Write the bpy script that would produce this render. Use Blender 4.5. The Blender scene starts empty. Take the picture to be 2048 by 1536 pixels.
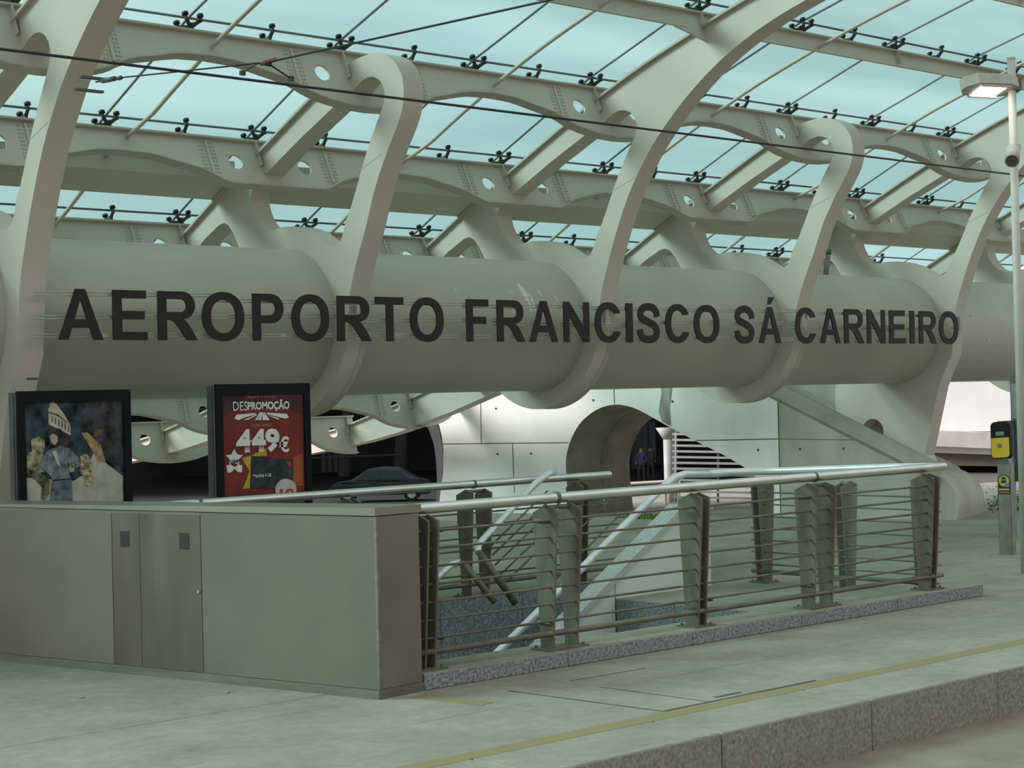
import bpy, bmesh, math, random
from mathutils import Vector, Matrix
from mathutils.geometry import tessellate_polygon
random.seed(7)
C = bpy.context.scene.collection
PI = math.pi

# ------------------------------------------------------------------ camera
HC = 1.68
FPX, YAW, PITCH, ROLL = 3500.0, math.radians(47.635), math.radians(0.457), math.radians(-1.414)
d_ = Vector((math.cos(YAW)*math.cos(PITCH), math.sin(YAW)*math.cos(PITCH), math.sin(PITCH)))
r0 = Vector((math.sin(YAW), -math.cos(YAW), 0)); u0 = r0.cross(d_)
rt_ = math.cos(ROLL)*r0 + math.sin(ROLL)*u0
up_ = -math.sin(ROLL)*r0 + math.cos(ROLL)*u0
CAM = Vector((0, 0, HC))
cd = bpy.data.cameras.new('camera'); cam = bpy.data.objects.new('camera', cd); C.objects.link(cam)
M = Matrix((rt_, up_, -d_)).transposed().to_4x4(); M.translation = CAM
cam.matrix_world = M
cd.sensor_fit = 'HORIZONTAL'; cd.sensor_width = 36.0; cd.lens = FPX*36.0/2048
cd.clip_start = 0.1; cd.clip_end = 2000
bpy.context.scene.camera = cam

# ------------------------------------------------------------------ sky, sun, exposure
sc = bpy.context.scene
sc.view_settings.view_transform = 'Standard'; sc.view_settings.look = 'None'
sc.view_settings.gamma = 1.0; sc.view_settings.use_curve_mapping = False
sc.view_settings.exposure = 0.0
W = bpy.data.worlds.new('overcast_sky'); sc.world = W; W.use_nodes = True
nt = W.node_tree; nt.nodes.clear()
wo = nt.nodes.new('ShaderNodeOutputWorld'); bg = nt.nodes.new('ShaderNodeBackground')
tc = nt.nodes.new('ShaderNodeTexCoord'); nz = nt.nodes.new('ShaderNodeTexNoise'); cr = nt.nodes.new('ShaderNodeValToRGB')
nz.inputs['Scale'].default_value = 3.0; nz.inputs['Detail'].default_value = 5.0; nz.inputs['Roughness'].default_value = .55
cr.color_ramp.elements[0].position = .38; cr.color_ramp.elements[0].color = (.80, .90, .97, 1)
cr.color_ramp.elements[1].position = .66; cr.color_ramp.elements[1].color = (.97, 1.0, 1.0, 1)
nt.links.new(tc.outputs['Generated'], nz.inputs['Vector']); nt.links.new(nz.outputs['Fac'], cr.inputs['Fac'])
nt.links.new(cr.outputs['Color'], bg.inputs['Color']); bg.inputs['Strength'].default_value = 1.12
nt.links.new(bg.outputs['Background'], wo.inputs['Surface'])
sd = bpy.data.lights.new('sun', 'SUN'); sd.energy = 5.4; sd.angle = math.radians(24); sd.color = (1, .97, .95)
so = bpy.data.objects.new('sun', sd); C.objects.link(so)
so.rotation_euler = Vector((.66, -.52, -.50)).to_track_quat('-Z', 'Y').to_euler()

# ------------------------------------------------------------------ helpers: points of the place
def ray(x, y): return d_ + rt_*((x-1024)/FPX) - up_*((y-768)/FPX)
def uz(x, y, Z=0): r = ray(x, y); return CAM + r*((Z-HC)/r.z)
def uy(x, y, Y): r = ray(x, y); return CAM + r*(Y/r.y)
def ux(x, y, X): r = ray(x, y); return CAM + r*(X/r.x)

# ------------------------------------------------------------------ helpers: materials
MATS = {}
def mat(name, col, rough=.6, metal=0.0, var=.06, scale=6.0, spec=.35, bump=0.0, col2=None, stretch=None, bscale=None, detail=6, fine=0.0, fscale=70):
    if name in MATS: return MATS[name]
    m = bpy.data.materials.new(name); m.use_nodes = True; t = m.node_tree; b = t.nodes['Principled BSDF']
    b.inputs['Roughness'].default_value = rough; b.inputs['Metallic'].default_value = metal
    b.inputs['Specular IOR Level'].default_value = spec
    tc = t.nodes.new('ShaderNodeTexCoord'); n = t.nodes.new('ShaderNodeTexNoise'); n.inputs['Scale'].default_value = scale; n.inputs['Detail'].default_value = detail
    g = t.nodes.new('ShaderNodeNewGeometry')
    src = g.outputs['Position']
    if stretch:
        mp = t.nodes.new('ShaderNodeMapping'); mp.inputs['Scale'].default_value = stretch
        t.links.new(src, mp.inputs['Vector']); src = mp.outputs['Vector']
    t.links.new(src, n.inputs['Vector'])
    r = t.nodes.new('ShaderNodeValToRGB')
    c2 = col2 if col2 else tuple(max(0, c*(1-2.2*var)) for c in col)
    c1 = tuple(min(1, c*(1+var)) for c in col)
    r.color_ramp.elements[0].position = .3; r.color_ramp.elements[0].color = (*c2, 1)
    r.color_ramp.elements[1].position = .7; r.color_ramp.elements[1].color = (*c1, 1)
    t.links.new(n.outputs['Fac'], r.inputs['Fac']); t.links.new(r.outputs['Color'], b.inputs['Base Color'])
    if fine:
        nf = t.nodes.new('ShaderNodeTexNoise'); nf.inputs['Scale'].default_value = fscale; nf.inputs['Detail'].default_value = 8; nf.inputs['Roughness'].default_value = .75
        t.links.new(g.outputs['Position'], nf.inputs['Vector'])
        mr = t.nodes.new('ShaderNodeMapRange'); mr.inputs['From Min'].default_value = .35; mr.inputs['From Max'].default_value = .65
        mr.inputs['To Min'].default_value = 1-fine; mr.inputs['To Max'].default_value = 1+fine*.6
        t.links.new(nf.outputs['Fac'], mr.inputs['Value'])
        mm = t.nodes.new('ShaderNodeVectorMath'); mm.operation = 'SCALE'
        t.links.new(r.outputs['Color'], mm.inputs[0]); t.links.new(mr.outputs[0], mm.inputs['Scale']); t.links.new(mm.outputs[0], b.inputs['Base Color'])
    if bump:
        n2 = t.nodes.new('ShaderNodeTexNoise'); n2.inputs['Scale'].default_value = bscale or scale*6
        t.links.new(src, n2.inputs['Vector'])
        bp = t.nodes.new('ShaderNodeBump'); bp.inputs['Strength'].default_value = bump; bp.inputs['Distance'].default_value = .01
        t.links.new(n2.outputs['Fac'], bp.inputs['Height']); t.links.new(bp.outputs['Normal'], b.inputs['Normal'])
    MATS[name] = m; return m
def emit(name, col, s):
    m = bpy.data.materials.new(name); m.use_nodes = True; t = m.node_tree; t.nodes.clear()
    e = t.nodes.new('ShaderNodeEmission'); e.inputs['Color'].default_value = (*col, 1); e.inputs['Strength'].default_value = s
    o = t.nodes.new('ShaderNodeOutputMaterial'); t.links.new(e.outputs[0], o.inputs[0]); return m
def glassmat(name, tint, refl, haze=0.0, hazecol=(.7, .8, .8)):
    m = bpy.data.materials.new(name); m.use_nodes = True; t = m.node_tree; t.nodes.clear()
    tr = t.nodes.new('ShaderNodeBsdfTransparent'); tr.inputs['Color'].default_value = (*tint, 1)
    gl = t.nodes.new('ShaderNodeBsdfGlossy'); gl.inputs['Roughness'].default_value = .02
    lw = t.nodes.new('ShaderNodeLayerWeight'); lw.inputs['Blend'].default_value = refl
    mx = t.nodes.new('ShaderNodeMixShader'); t.links.new(lw.outputs['Fresnel'], mx.inputs['Fac'])
    t.links.new(tr.outputs[0], mx.inputs[1]); t.links.new(gl.outputs[0], mx.inputs[2])
    out = t.nodes.new('ShaderNodeOutputMaterial'); last = mx.outputs[0]
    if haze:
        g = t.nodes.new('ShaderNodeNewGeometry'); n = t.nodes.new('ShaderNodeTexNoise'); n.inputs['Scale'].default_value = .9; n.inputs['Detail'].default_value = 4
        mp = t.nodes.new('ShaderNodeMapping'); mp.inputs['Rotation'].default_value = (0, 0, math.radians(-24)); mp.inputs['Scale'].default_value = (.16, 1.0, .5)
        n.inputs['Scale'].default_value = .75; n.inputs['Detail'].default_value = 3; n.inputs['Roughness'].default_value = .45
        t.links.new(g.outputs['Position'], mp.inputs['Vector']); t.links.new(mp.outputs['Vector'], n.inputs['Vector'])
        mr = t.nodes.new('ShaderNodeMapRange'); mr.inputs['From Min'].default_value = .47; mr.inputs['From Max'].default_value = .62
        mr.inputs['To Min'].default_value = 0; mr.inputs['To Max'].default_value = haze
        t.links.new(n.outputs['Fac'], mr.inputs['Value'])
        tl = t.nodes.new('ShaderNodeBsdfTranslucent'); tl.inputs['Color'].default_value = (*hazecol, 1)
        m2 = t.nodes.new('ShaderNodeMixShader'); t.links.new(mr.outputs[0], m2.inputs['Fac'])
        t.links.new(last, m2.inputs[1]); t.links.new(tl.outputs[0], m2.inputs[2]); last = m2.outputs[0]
    t.links.new(last, out.inputs[0]); return m

STEEL = mat('white_painted_steel', (.555, .505, .43), .5, 0, .035, 1.3, .3)
STEEL2 = mat('white_painted_tube', (.46, .435, .36), .42, 0, .05, 1.0, .35)
FLANGE = mat('painted_flange', (.47, .43, .36), .55, 0, .04, 3)
CLAMP = mat('dark_cast_clamp', (.055, .055, .045), .45, .6, .2, 20)
SEAL = mat('black_sealant', (.15, .155, .14), .7, 0, .1, 10)
STAIN = mat('brushed_stainless', (.25, .25, .21), .38, .75, .10, 3, stretch=(1, 1, 14))
STAINW = mat('warm_stainless_panel', (.20, .175, .142), .5, .35, .09, 1.3, detail=9)
STAING = mat('stainless_side_panel', (.165, .157, .115), .5, .35, .10, 1.1, detail=9)
STAIND = mat('stainless_door', (.135, .115, .097), .5, .35, .12, 2.6, stretch=(1, 2.0, .5))
POSTM = mat('brushed_post_steel', (.165, .148, .118), .55, .3, .14, 9, stretch=(1, 1, .4))
RAILM = mat('polished_rail', (.58, .59, .54), .25, .85, .05, 5)
WRAILM = mat('white_stair_rail', (.70, .74, .72), .35, .3, .05, 5)
GRAN = mat('pale_granite_slab', (.285, .27, .222), .85, 0, .09, 1.6, .12, .2, bscale=120, fine=.16, fscale=9)
GRAN2 = mat('speckled_granite', (.34, .355, .35), .7, 0, .1, 55, .25, .2, col2=(.10, .11, .115), detail=3)
GRAND = mat('dark_granite_wall', (.30, .335, .33), .7, 0, .1, 60, .25, .15, col2=(.09, .105, .105), detail=3)
CURB = mat('granite_kerb_face', (.34, .325, .27), .8, 0, .1, 45, .2, .2, col2=(.19, .18, .15), detail=4)
YEL = mat('faded_yellow_paint', (.205, .18, .075), .85, 0, .16, 7, .15, 0, col2=(.215, .20, .115))
CONC = mat('pale_concrete', (.87, .85, .83), .85, 0, .03, 2.4, .15, .1, stretch=(1, 1, .5), col2=(.79, .77, .74))
CONCD = mat('darker_concrete', (.46, .44, .385), .85, 0, .1, 3, .15, .1, stretch=(1, 1, .4))  # darker tone than the main wall's concrete
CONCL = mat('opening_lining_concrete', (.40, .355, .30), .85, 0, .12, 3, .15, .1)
JOINT = mat('dark_joint', (.10, .095, .085), .9, 0, .1, 10)
STAINC = mat('damp_stain', (.40, .385, .345), .9, 0, .3, 6, stretch=(1, 1, .3))
SAND = mat('sandy_trackbed', (.22, .205, .15), .95, 0, .18, 3, .1, .5, bscale=40, col2=(.19, .175, .13))
ASPH = mat('asphalt', (.022, .022, .022), .9, 0, .1, 2)
BLACK = mat('black_frame', (.010, .010, .011), .6, 0, .1, 5, .12)
DKGREY = mat('dark_grey_metal', (.12, .13, .125), .5, .4, .1, 5)
MIDGREY = mat('grey_metal', (.27, .29, .28), .5, .4, .1, 5)
LETTER = mat('dark_brown_letter', (.018, .013, .011), .55, 0, .2, 20)
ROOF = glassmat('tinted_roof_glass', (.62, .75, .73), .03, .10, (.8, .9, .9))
CLEAR = glassmat('clear_balustrade_glass', (.97, .99, .982), .045, .06, (.62, .68, .64))
RAILACR = glassmat('acrylic_mount', (.80, .80, .74), .25)

# ------------------------------------------------------------------ helpers: meshes and objects
LOC = {}
def finish(bm, smooth=False):
    bmesh.ops.recalc_face_normals(bm, faces=bm.faces)
    if smooth:
        for f in bm.faces: f.smooth = True
    return bm
def tome(bm, name, m, smooth=False):
    finish(bm, smooth); me = bpy.data.meshes.new(name); bm.to_mesh(me); bm.free()
    if m: me.materials.append(m)
    return me
def link_mesh(name, me, loc, parent=None, rot=None):
    o = bpy.data.objects.new(name, me); C.objects.link(o); o.location = loc
    if rot: o.rotation_euler = rot
    if parent is not None:
        o.parent = parent; o.matrix_parent_inverse = Matrix.Translation(-LOC[parent.name])
    LOC[o.name] = Vector(loc); return o
def ob(name, bm, m, parent=None, smooth=False):
    me = tome(bm, name, m, smooth)
    lo = Vector((1e9,)*3); hi = -lo
    for v in me.vertices:
        for i in range(3): lo[i] = min(lo[i], v.co[i]); hi[i] = max(hi[i], v.co[i])
    c = (lo+hi)/2 if parent is not None else Vector(((lo.x+hi.x)/2, (lo.y+hi.y)/2, lo.z))
    me.transform(Matrix.Translation(-c)); return link_mesh(name, me, c, parent)
def thing(name, label, cat, loc, group=None):
    o = bpy.data.objects.new(name, None); C.objects.link(o); o.location = loc; o.empty_display_size = .1
    LOC[o.name] = Vector(loc); return tag(o, label, cat, group)
def tag(o, label, cat, group=None):
    o['label'] = label; o['category'] = cat
    if group: o['group'] = group
    return o
def struct(o, label=None, cat=None):
    o['kind'] = 'structure'
    if label: o['label'] = label
    if cat: o['category'] = cat
    return o
def NB(): return bmesh.new()
def box(bm, x0, x1, y0, y1, z0, z1):
    v = [bm.verts.new(p) for p in ((x0,y0,z0),(x1,y0,z0),(x1,y1,z0),(x0,y1,z0),(x0,y0,z1),(x1,y0,z1),(x1,y1,z1),(x0,y1,z1))]
    for f in ((0,3,2,1),(4,5,6,7),(0,1,5,4),(1,2,6,5),(2,3,7,6),(3,0,4,7)): bm.faces.new([v[i] for i in f])
    return bm
def obox(bm, o, ax, ay, az, x0, x1, y0, y1, z0, z1):   # box in an oriented frame
    v = [bm.verts.new(o+ax*a+ay*b+az*c) for a, b, c in ((x0,y0,z0),(x1,y0,z0),(x1,y1,z0),(x0,y1,z0),(x0,y0,z1),(x1,y0,z1),(x1,y1,z1),(x0,y1,z1))]
    for f in ((0,3,2,1),(4,5,6,7),(0,1,5,4),(1,2,6,5),(2,3,7,6),(3,0,4,7)): bm.faces.new([v[i] for i in f])
    return bm
def slab(bm, outline, holes, fn, a, b):
    """flat polygon with holes, given a thickness; fn(u, v, depth) -> point"""
    loops = [outline] + list(holes)
    flat = [p for l in loops for p in l]
    tris = tessellate_polygon([[Vector((p[0], p[1], 0)) for p in l] for l in loops])
    va = [bm.verts.new(fn(p[0], p[1], a)) for p in flat]; vb = [bm.verts.new(fn(p[0], p[1], b)) for p in flat]
    for t in tris:
        try: bm.faces.new([va[i] for i in t]); bm.faces.new([vb[i] for i in reversed(t)])
        except ValueError: pass
    k = 0
    for l in loops:
        n = len(l)
        for i in range(n):
            j = (i+1) % n
            try: bm.faces.new((va[k+i], va[k+j], vb[k+j], vb[k+i]))
            except ValueError: pass
        k += n
    return bm
def tube(bm, pts, r, seg=10, closed=True, r2=None):
    pts = [Vector(p) for p in pts]; rings = []
    n = len(pts)
    for i, p in enumerate(pts):
        a = (pts[i]-pts[i-1]).normalized() if i else (pts[1]-pts[0]).normalized()
        b = (pts[i+1]-pts[i]).normalized() if i < n-1 else a
        t = (a+b).normalized()
        ref = Vector((0, 0, 1)) if abs(t.z) < .95 else Vector((1, 0, 0))
        x = t.cross(ref).normalized(); y = x.cross(t)
        k = 1/max(.5, t.dot(a)); rr = r if r2 is None else r+(r2-r)*i/(n-1)
        rings.append([bm.verts.new(p+(x*math.cos(q*2*PI/seg)+y*math.sin(q*2*PI/seg))*rr*k) for q in range(seg)])
    for i in range(n-1):
        for q in range(seg):
            bm.faces.new((rings[i][q], rings[i][(q+1) % seg], rings[i+1][(q+1) % seg], rings[i+1][q]))
    if closed:
        bm.faces.new(rings[0][::-1]); bm.faces.new(rings[-1])
    return bm
def smooth_by_angle(o, ang=40):
    me = o.data
    for p in me.polygons: p.use_smooth = True
    me.set_sharp_from_angle(angle=math.radians(ang))
    return o
def circ(cx, cy, r, n=24, a0=0, a1=360):
    return [(cx+r*math.cos(math.radians(a0+(a1-a0)*i/n)), cy+r*math.sin(math.radians(a0+(a1-a0)*i/n))) for i in range(n + (0 if abs(a1-a0) == 360 else 1))]
def spline(pts, sub=3):
    out = []
    n = len(pts)
    for i in range(n-1):
        p0 = pts[max(0, i-1)]; p1 = pts[i]; p2 = pts[i+1]; p3 = pts[min(n-1, i+2)]
        for k in range(sub):
            t = k/sub
            out.append(tuple(.5*((2*p1[j]) + (-p0[j]+p2[j])*t + (2*p0[j]-5*p1[j]+4*p2[j]-p3[j])*t*t + (-p0[j]+3*p1[j]-3*p2[j]+p3[j])*t**3) for j in range(len(p1))))
    out.append(tuple(pts[-1])); return out

# =================================================================== GROUND AND PLATFORM
bm = NB(); box(bm, -30, 200, -12, 5.76, -.9, -.28)
struct(ob('floor_trackbed', bm, SAND), 'sandy brown ground of the tram track below the platform', 'ground')
bm = NB(); box(bm, -30, 260, 22.0, 260, -2.9, -2.55)
struct(ob('floor_street', bm, ASPH), 'dark street lying lower behind the platform', 'ground')
HX0, HX1, HX2, HY0, HYM, HY1 = 6.55, 10.36, 11.2, 8.2, 10.28, 11.2           # stairwell opening
fl = bpy.data.objects.new('floor_platform', None)
bm = NB()
box(bm, -6, 34, 5.78, HY0, -1.0, -.06); box(bm, -6, 34, HY1, 22.0, -1.0, -.06)
box(bm, -6, HX0, HY0, HY1, -1.0, -.06); box(bm, HX1, 34, HY0, HYM, -1.0, -.06); box(bm, HX2, 34, HYM, HY1, -1.0, -.06)
floor = struct(ob('floor', bm, JOINT), 'tram platform floor of pale granite slabs', 'floor')
# individual slabs
slabmeshes = {}
def slab_piece(x0, x1, y0, y1, z=0.0):
    key = (round(x1-x0, 2), round(y1-y0, 2))
    if key not in slabmeshes:
        w, h = (x1-x0)/2-.0013, (y1-y0)/2-.0013
        b = NB(); box(b, -w, w, -h, h, -.06, 0); slabmeshes[key] = tome(b, 'paving_slab', GRAN)
    link_mesh('paving_slab', slabmeshes[key], ((x0+x1)/2, (y0+y1)/2, z+random.uniform(-.0012, .0006)), floor)
ys = [6.33, 7.1, 7.85, 8.2, 9.2, 10.28, 11.2, 12.3, 13.5, 15.0, 17.0, 19.5, 22.0]
for j in range(len(ys)-1):
    y0, y1 = ys[j], ys[j+1]
    step = 1.25 if y0 < 8 else (1.6 if y0 < 12 else 2.5)
    x = -2.4 + (.6 if j % 2 else 0)
    if y0 >= 13.5: step = 3.6
    while x < 26:
        x0, x1 = x, x+step; x += step
        if y0 >= HY0-.01 and y1 <= HY1+.01:
            hx = HX1 if y1 <= HYM+.01 else HX2
            if x0 < hx and x1 > HX0:
                if x0 < HX0-.02: x1 = HX0
                elif x1 > hx+.02: x0 = hx
                else: continue
        slab_piece(x0, x1, y0, y1)
# cover plate set in the slabs: dark groove frame
gp = [uz(1018, 1382), uz(1326, 1423), uz(1630, 1361), uz(1290, 1338)]
bm = NB()
def groove(bm, a, b, w=.012):
    a, b = Vector(a), Vector(b); t = (b-a).normalized(); n = Vector((-t.y, t.x, 0))
    obox(bm, a, t, n, Vector((0, 0, 1)), 0, (b-a).length, -w/2, w/2, -.01, .0022)
groove(bm, gp[0], gp[1], .014); groove(bm, gp[1], gp[2], .02); groove(bm, uz(1200, 1374), uz(1420, 1404), .008); groove(bm, uz(1140, 1362), uz(1290, 1337), .008)
groove(bm, uz(1430, 1395), uz(1480, 1385), .03)
tag(ob('access_cover', bm, JOINT), 'dark groove outline of a rectangular service cover in the platform slabs', 'cover')
# edge stones
edge = thing('trim_1', 'row of pale granite edge stones along the platform above the track', 'kerb', (8, 5.73, 0)); edge['kind'] = 'structure'
b = NB(); box(b, -.613, .613, 0, .50, -.30, 0); bmesh.ops.bevel(b, geom=[e for e in b.edges], offset=.008, segments=1, affect='EDGES')
em = tome(b, 'edge_stone', CURB); em.materials.append(GRAN)
for p in em.polygons:
    if p.normal.z > .5: p.material_index = 1
for i in range(24):
    link_mesh('edge_stone', em, (6.574-.617+1.234*(i-5), 5.73, 0), edge)
bm = NB(); box(bm, -6, 34, 6.20, 6.325, -.05, .0015)
tag(ob('yellow_line', bm, YEL), 'long faded yellow safety line painted beside the platform edge', 'line')
bm = NB(); a, b_ = uz(835, 1392), uz(975, 1408); t = (b_-a).normalized(); obox(bm, a, t, Vector((-t.y, t.x, 0)), Vector((0,0,1)), 0, (b_-a).length, -.06, .06, -.01, .002)
tag(ob('yellow_line', bm, YEL), 'short faded yellow dash painted at the cabinet corner', 'line')
# unseen block added behind the viewpoint to cut light from the track side
bm = NB(); box(bm, -34, 60, -14, -7, -.9, 8.5)
struct(ob('wall_light_block', bm, mat('light_block_grey', (.30, .29, .26), .9, 0, .1, 1)), 'added grey block unseen behind the viewpoint that cuts light from the track side', 'building')
# tram rail
bm = NB(); box(bm, -8, 40, 4.31, 4.37, -.28, -.17); box(bm, -8, 40, 4.27, 4.41, -.28, -.26)
a, b_ = uz(1950, 1530, -.19), uz(2048, 1508, -.19)
tag(ob('tram_rail', bm, DKGREY), 'dark steel tram rail in the bottom right corner', 'rail')
# litter leaves
for (px, py) in ((455, 1386), (164, 1396)):
    p = uz(px, py); bm = NB(); v = [bm.verts.new(p+Vector(q)) for q in ((-.02,0,.002),(0,-.014,.008),(.022,.004,.003),(.002,.015,.010))]
    bm.faces.new(v); bm.faces.new([bm.verts.new(w.co-Vector((0,0,.002))) for w in v][::-1])
    tag(ob('fallen_leaf', bm, mat('dry_leaf', (.45, .33, .19), .8)), 'dry brown leaf on the slabs ' + ('nearest the cabinet front' if px > 300 else 'out in the left foreground'), 'leaf')

# =================================================================== TUBE + STEEL FRAMES
SP = 3.2164; XF = [12.817+SP*(i-3) for i in range(8)]     # frame planes, left faces
T = .22
TOP = [(7.4,6.05),(8.2,5.90),(9.4,5.66),(10.607,5.377),(11.225,5.197),(11.827,5.01),(12.281,4.85),(12.66,4.70),(13.2,4.472),(13.759,4.215),(14.081,4.065),(14.556,3.84),(14.9,3.675),(15.244,3.50),(15.6,3.325),(16.5,2.895),(17.5,2.455),(18.5,2.075),(19.465,1.775),(19.94,1.646),(20.83,1.425),(21.57,1.257),(22.5,1.12)]
TOPS = spline(TOP, 3)
UNDER_FRONT = [(7.4,5.72),(8.2,5.60),(9.2,5.42),(9.942,5.253),(10.5,5.08),(10.988,4.86),(11.441,4.565),(11.827,4.228),(12.038,3.985),(12.25,3.68),(12.45,3.28),(12.57,2.98),(12.65,2.76),(12.688,2.60)]
LOOP = [(12.668,4.711),(12.56,4.745),(12.434,4.765),(12.302,4.775),(12.189,4.765),(12.079,4.73),(11.971,4.665),(11.892,4.58),(11.845,4.483),(11.832,4.371),(11.843,4.279),(11.873,4.189),(11.94,4.075),(12.055,3.92),(12.216,3.67),(12.306,3.50),(12.416,3.24),(12.512,3.05),(12.60,2.86),(12.66,2.70),(12.688,2.60)]
RAFT_UNDER = [(12.62,4.475),(12.814,4.395),(13.364,4.165),(13.977,3.883),(14.13,3.80)]
HOLE1 = [(12.12,4.30),(12.24,4.12),(12.346,3.96),(12.45,3.78),(12.535,3.61),(12.64,3.42),(12.715,3.31),(12.75,3.22),(12.80,3.145),(12.89,3.107),(12.98,3.118),(13.10,3.18),(13.25,3.265),(13.40,3.318),(13.545,3.348),(13.705,3.356),(13.835,3.342),(13.94,3.336),(14.045,3.378),(14.14,3.46),(14.205,3.57),(14.23,3.66),(14.2,3.75)] + RAFT_UNDER[::-1] + [(12.572,4.47),(12.50,4.515),(12.41,4.556),(12.33,4.571),(12.26,4.566),(12.18,4.53),(12.125,4.47),(12.098,4.40)]
NOTCH = [(15.18,3.285),(15.05,3.36),(14.9,3.425),(14.786,3.475),(14.70,3.485),(14.63,3.455),(14.55,3.375),(14.49,3.29),(14.44,3.21),(14.43,3.12)]
LOW = [(22.5,.86),(21.79,.95),(20.9,1.07),(20.05,1.223),(19.772,1.295),(18.9,1.50),(17.93,1.761),(17.0,2.18),(16.2,2.68),(15.6,3.05)]
RC, RR = (13.665, 2.525), .972
TUBEC, TUBER = (13.6, 2.44), .69
def ringpts(a0, a1, n=40): return circ(RC[0], RC[1], RR, n, a0, a1)
def frame_outline(kind, long, foot):
    top = [p for p in TOPS if long or p[0] <= 18.05]
    if kind == 'hook':
        top = [p for p in top if p[0] > 12.7]; front = spline(LOOP, 2)[::-1]
    else: front = spline(UNDER_FRONT, 3)[::-1]
    o = list(top)
    if long: o += LOW
    else: o += [(17.9,1.78),(17.0,2.18),(16.2,2.68),(15.6,3.05)]
    o += NOTCH
    if foot:
        o += ringpts(37, -33, 12) + [(14.603,1.69),(14.60,1.2),(14.55,.72),(13.15,.72),(13.20,.80),(12.95,1.70),(12.74,2.12)]
    else:
        o += ringpts(37, -182, 60)
    o += front
    # drop doubled points
    out = []
    for p in o:
        if not out or (abs(p[0]-out[-1][0])+abs(p[1]-out[-1][1])) > .004: out.append(p)
    return out
FR_LABEL = ['white steel canopy frame just outside the left edge of the picture',
 'nearest tall white steel frame whose leg rises at the left of the big A',
 'white steel frame with a looped top whose ring sits behind the second R of AEROPORTO',
 'tall white curved frame crossing the roof in the middle behind the letters NC',
 'white looped steel frame rising between the word SÁ and the last word',
 'tall white frame with a foot on the concrete strut behind the last O',
 'farthest white canopy frame half hidden at the right end of the tube']
for i in range(0, 7):
    kind = 'full' if i % 2 else 'hook'; long = i <= 4; foot = i in (1, 5)
    X = XF[i]
    holes = [HOLE1, circ(TUBEC[0], TUBEC[1], TUBER-.01, 40)]
    if foot: holes.append(circ(14.0, 1.11, .175, 18))
    root = thing('canopy_frame', FR_LABEL[i], 'frame', (X+T/2, 13.6, .72 if foot else 1.55))
    bm = NB(); slab(bm, frame_outline(kind, long, foot), holes, lambda u, v, d: Vector((d, u, v)), X, X+T)
    o = ob('frame_plate', bm, STEEL, root); smooth_by_angle(o, 28)
    # top flange along the roof beam
    tp = [p for p in TOPS if (long or p[0] <= 18.05) and (kind == 'full' or p[0] > 12.75)]
    bm = NB(); slab(bm, [(p[0], p[1]-.004) for p in tp] + [(p[0]+.008, p[1]+.018) for p in tp[::-1]], [], lambda u, v, d: Vector((d, u, v)), X-.045, X+T+.045)
    ob('top_flange', bm, FLANGE, root)
    # weld seams across the leg and collar where the ring starts
    bm = NB(); slab(bm, circ(RC[0], RC[1], RR+.004, 40, -170 if not foot else -178, -40) + circ(RC[0], RC[1], RR-.02, 40, -40, -170 if not foot else -178), [], lambda u, v, d: Vector((d, u, v)), X+T-.055, X+T+.004)
    if not foot: ob('ring_rim', bm, FLANGE, root)
    else: bm.free()
    bm = NB(); slab(bm, [(12.16,3.87),(12.52,3.75),(12.53,3.742),(12.17,3.858)], [], lambda u, v, d: Vector((d, u, v)), X-.002, X+.01)
    ob('weld_seam', bm, FLANGE, root)
# tube
root = thing('roof_tube', 'huge white steel tube running behind the airport name letters', 'tube', (12, 13.6, 1.75))
edges = [1.0] + XF[0:7] + [34.0]
for i in range(len(edges)-1):
    bm = NB(); x0, x1 = edges[i]+(.03 if i else 0), edges[i+1]-.0
    n = 72
    ra = [bm.verts.new((x0, TUBEC[0]+TUBER*math.cos(2*PI*k/n), TUBEC[1]+TUBER*math.sin(2*PI*k/n))) for k in range(n)]
    rb = [bm.verts.new((x1+.03, TUBEC[0]+TUBER*math.cos(2*PI*k/n), TUBEC[1]+TUBER*math.sin(2*PI*k/n))) for k in range(n)]
    for k in range(n): bm.faces.new((ra[k], ra[(k+1) % n], rb[(k+1) % n], rb[k]))
    ob('tube_segment', bm, STEEL2, root, True)

# =================================================================== PURLINS, CLAMPS, ROOF GLASS
# arc length along the roof line
AL = [0]
for a, b in zip(TOPS, TOPS[1:]): AL.append(AL[-1]+math.hypot(b[0]-a[0], b[1]-a[1]))
def at_arc(s):
    for i in range(len(AL)-1):
        if AL[i+1] >= s or i == len(AL)-2:
            t = (s-AL[i])/(AL[i+1]-AL[i]); a, b = TOPS[i], TOPS[i+1]
            p = (a[0]+(b[0]-a[0])*t, a[1]+(b[1]-a[1])*t); L = math.hypot(b[0]-a[0], b[1]-a[1])
            j0, j1 = max(0, i-2), min(len(TOPS)-1, i+3); ta = TOPS[j0]; tb = TOPS[j1]; LL = math.hypot(tb[0]-ta[0], tb[1]-ta[1])
            return Vector((0, p[0], p[1])), Vector((0, (tb[0]-ta[0])/LL, (tb[1]-ta[1])/LL))
def arc_of(y):
    for i in range(len(TOPS)-1):
        if TOPS[i+1][0] >= y: return AL[i]+(y-TOPS[i][0])/(TOPS[i+1][0]-TOPS[i][0])*(AL[i+1]-AL[i])
S1 = arc_of(12.66); PANEL = 1.553
PROF = [(0,.41),(.06,.40),(.12,.375),(.17,.335),(.2,.30),(.24,.225),(.28,.185),(.33,.15),(.38,.11),(.42,.087),(.5,.075)]
def prof(v, dmax):
    v = abs(v)
    for (a, fa), (b, fb) in zip(PROF, PROF[1:]):
        if v <= b: return min(dmax, fa+(fb-fa)*(v-a)/(b-a))
    return .075
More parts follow.
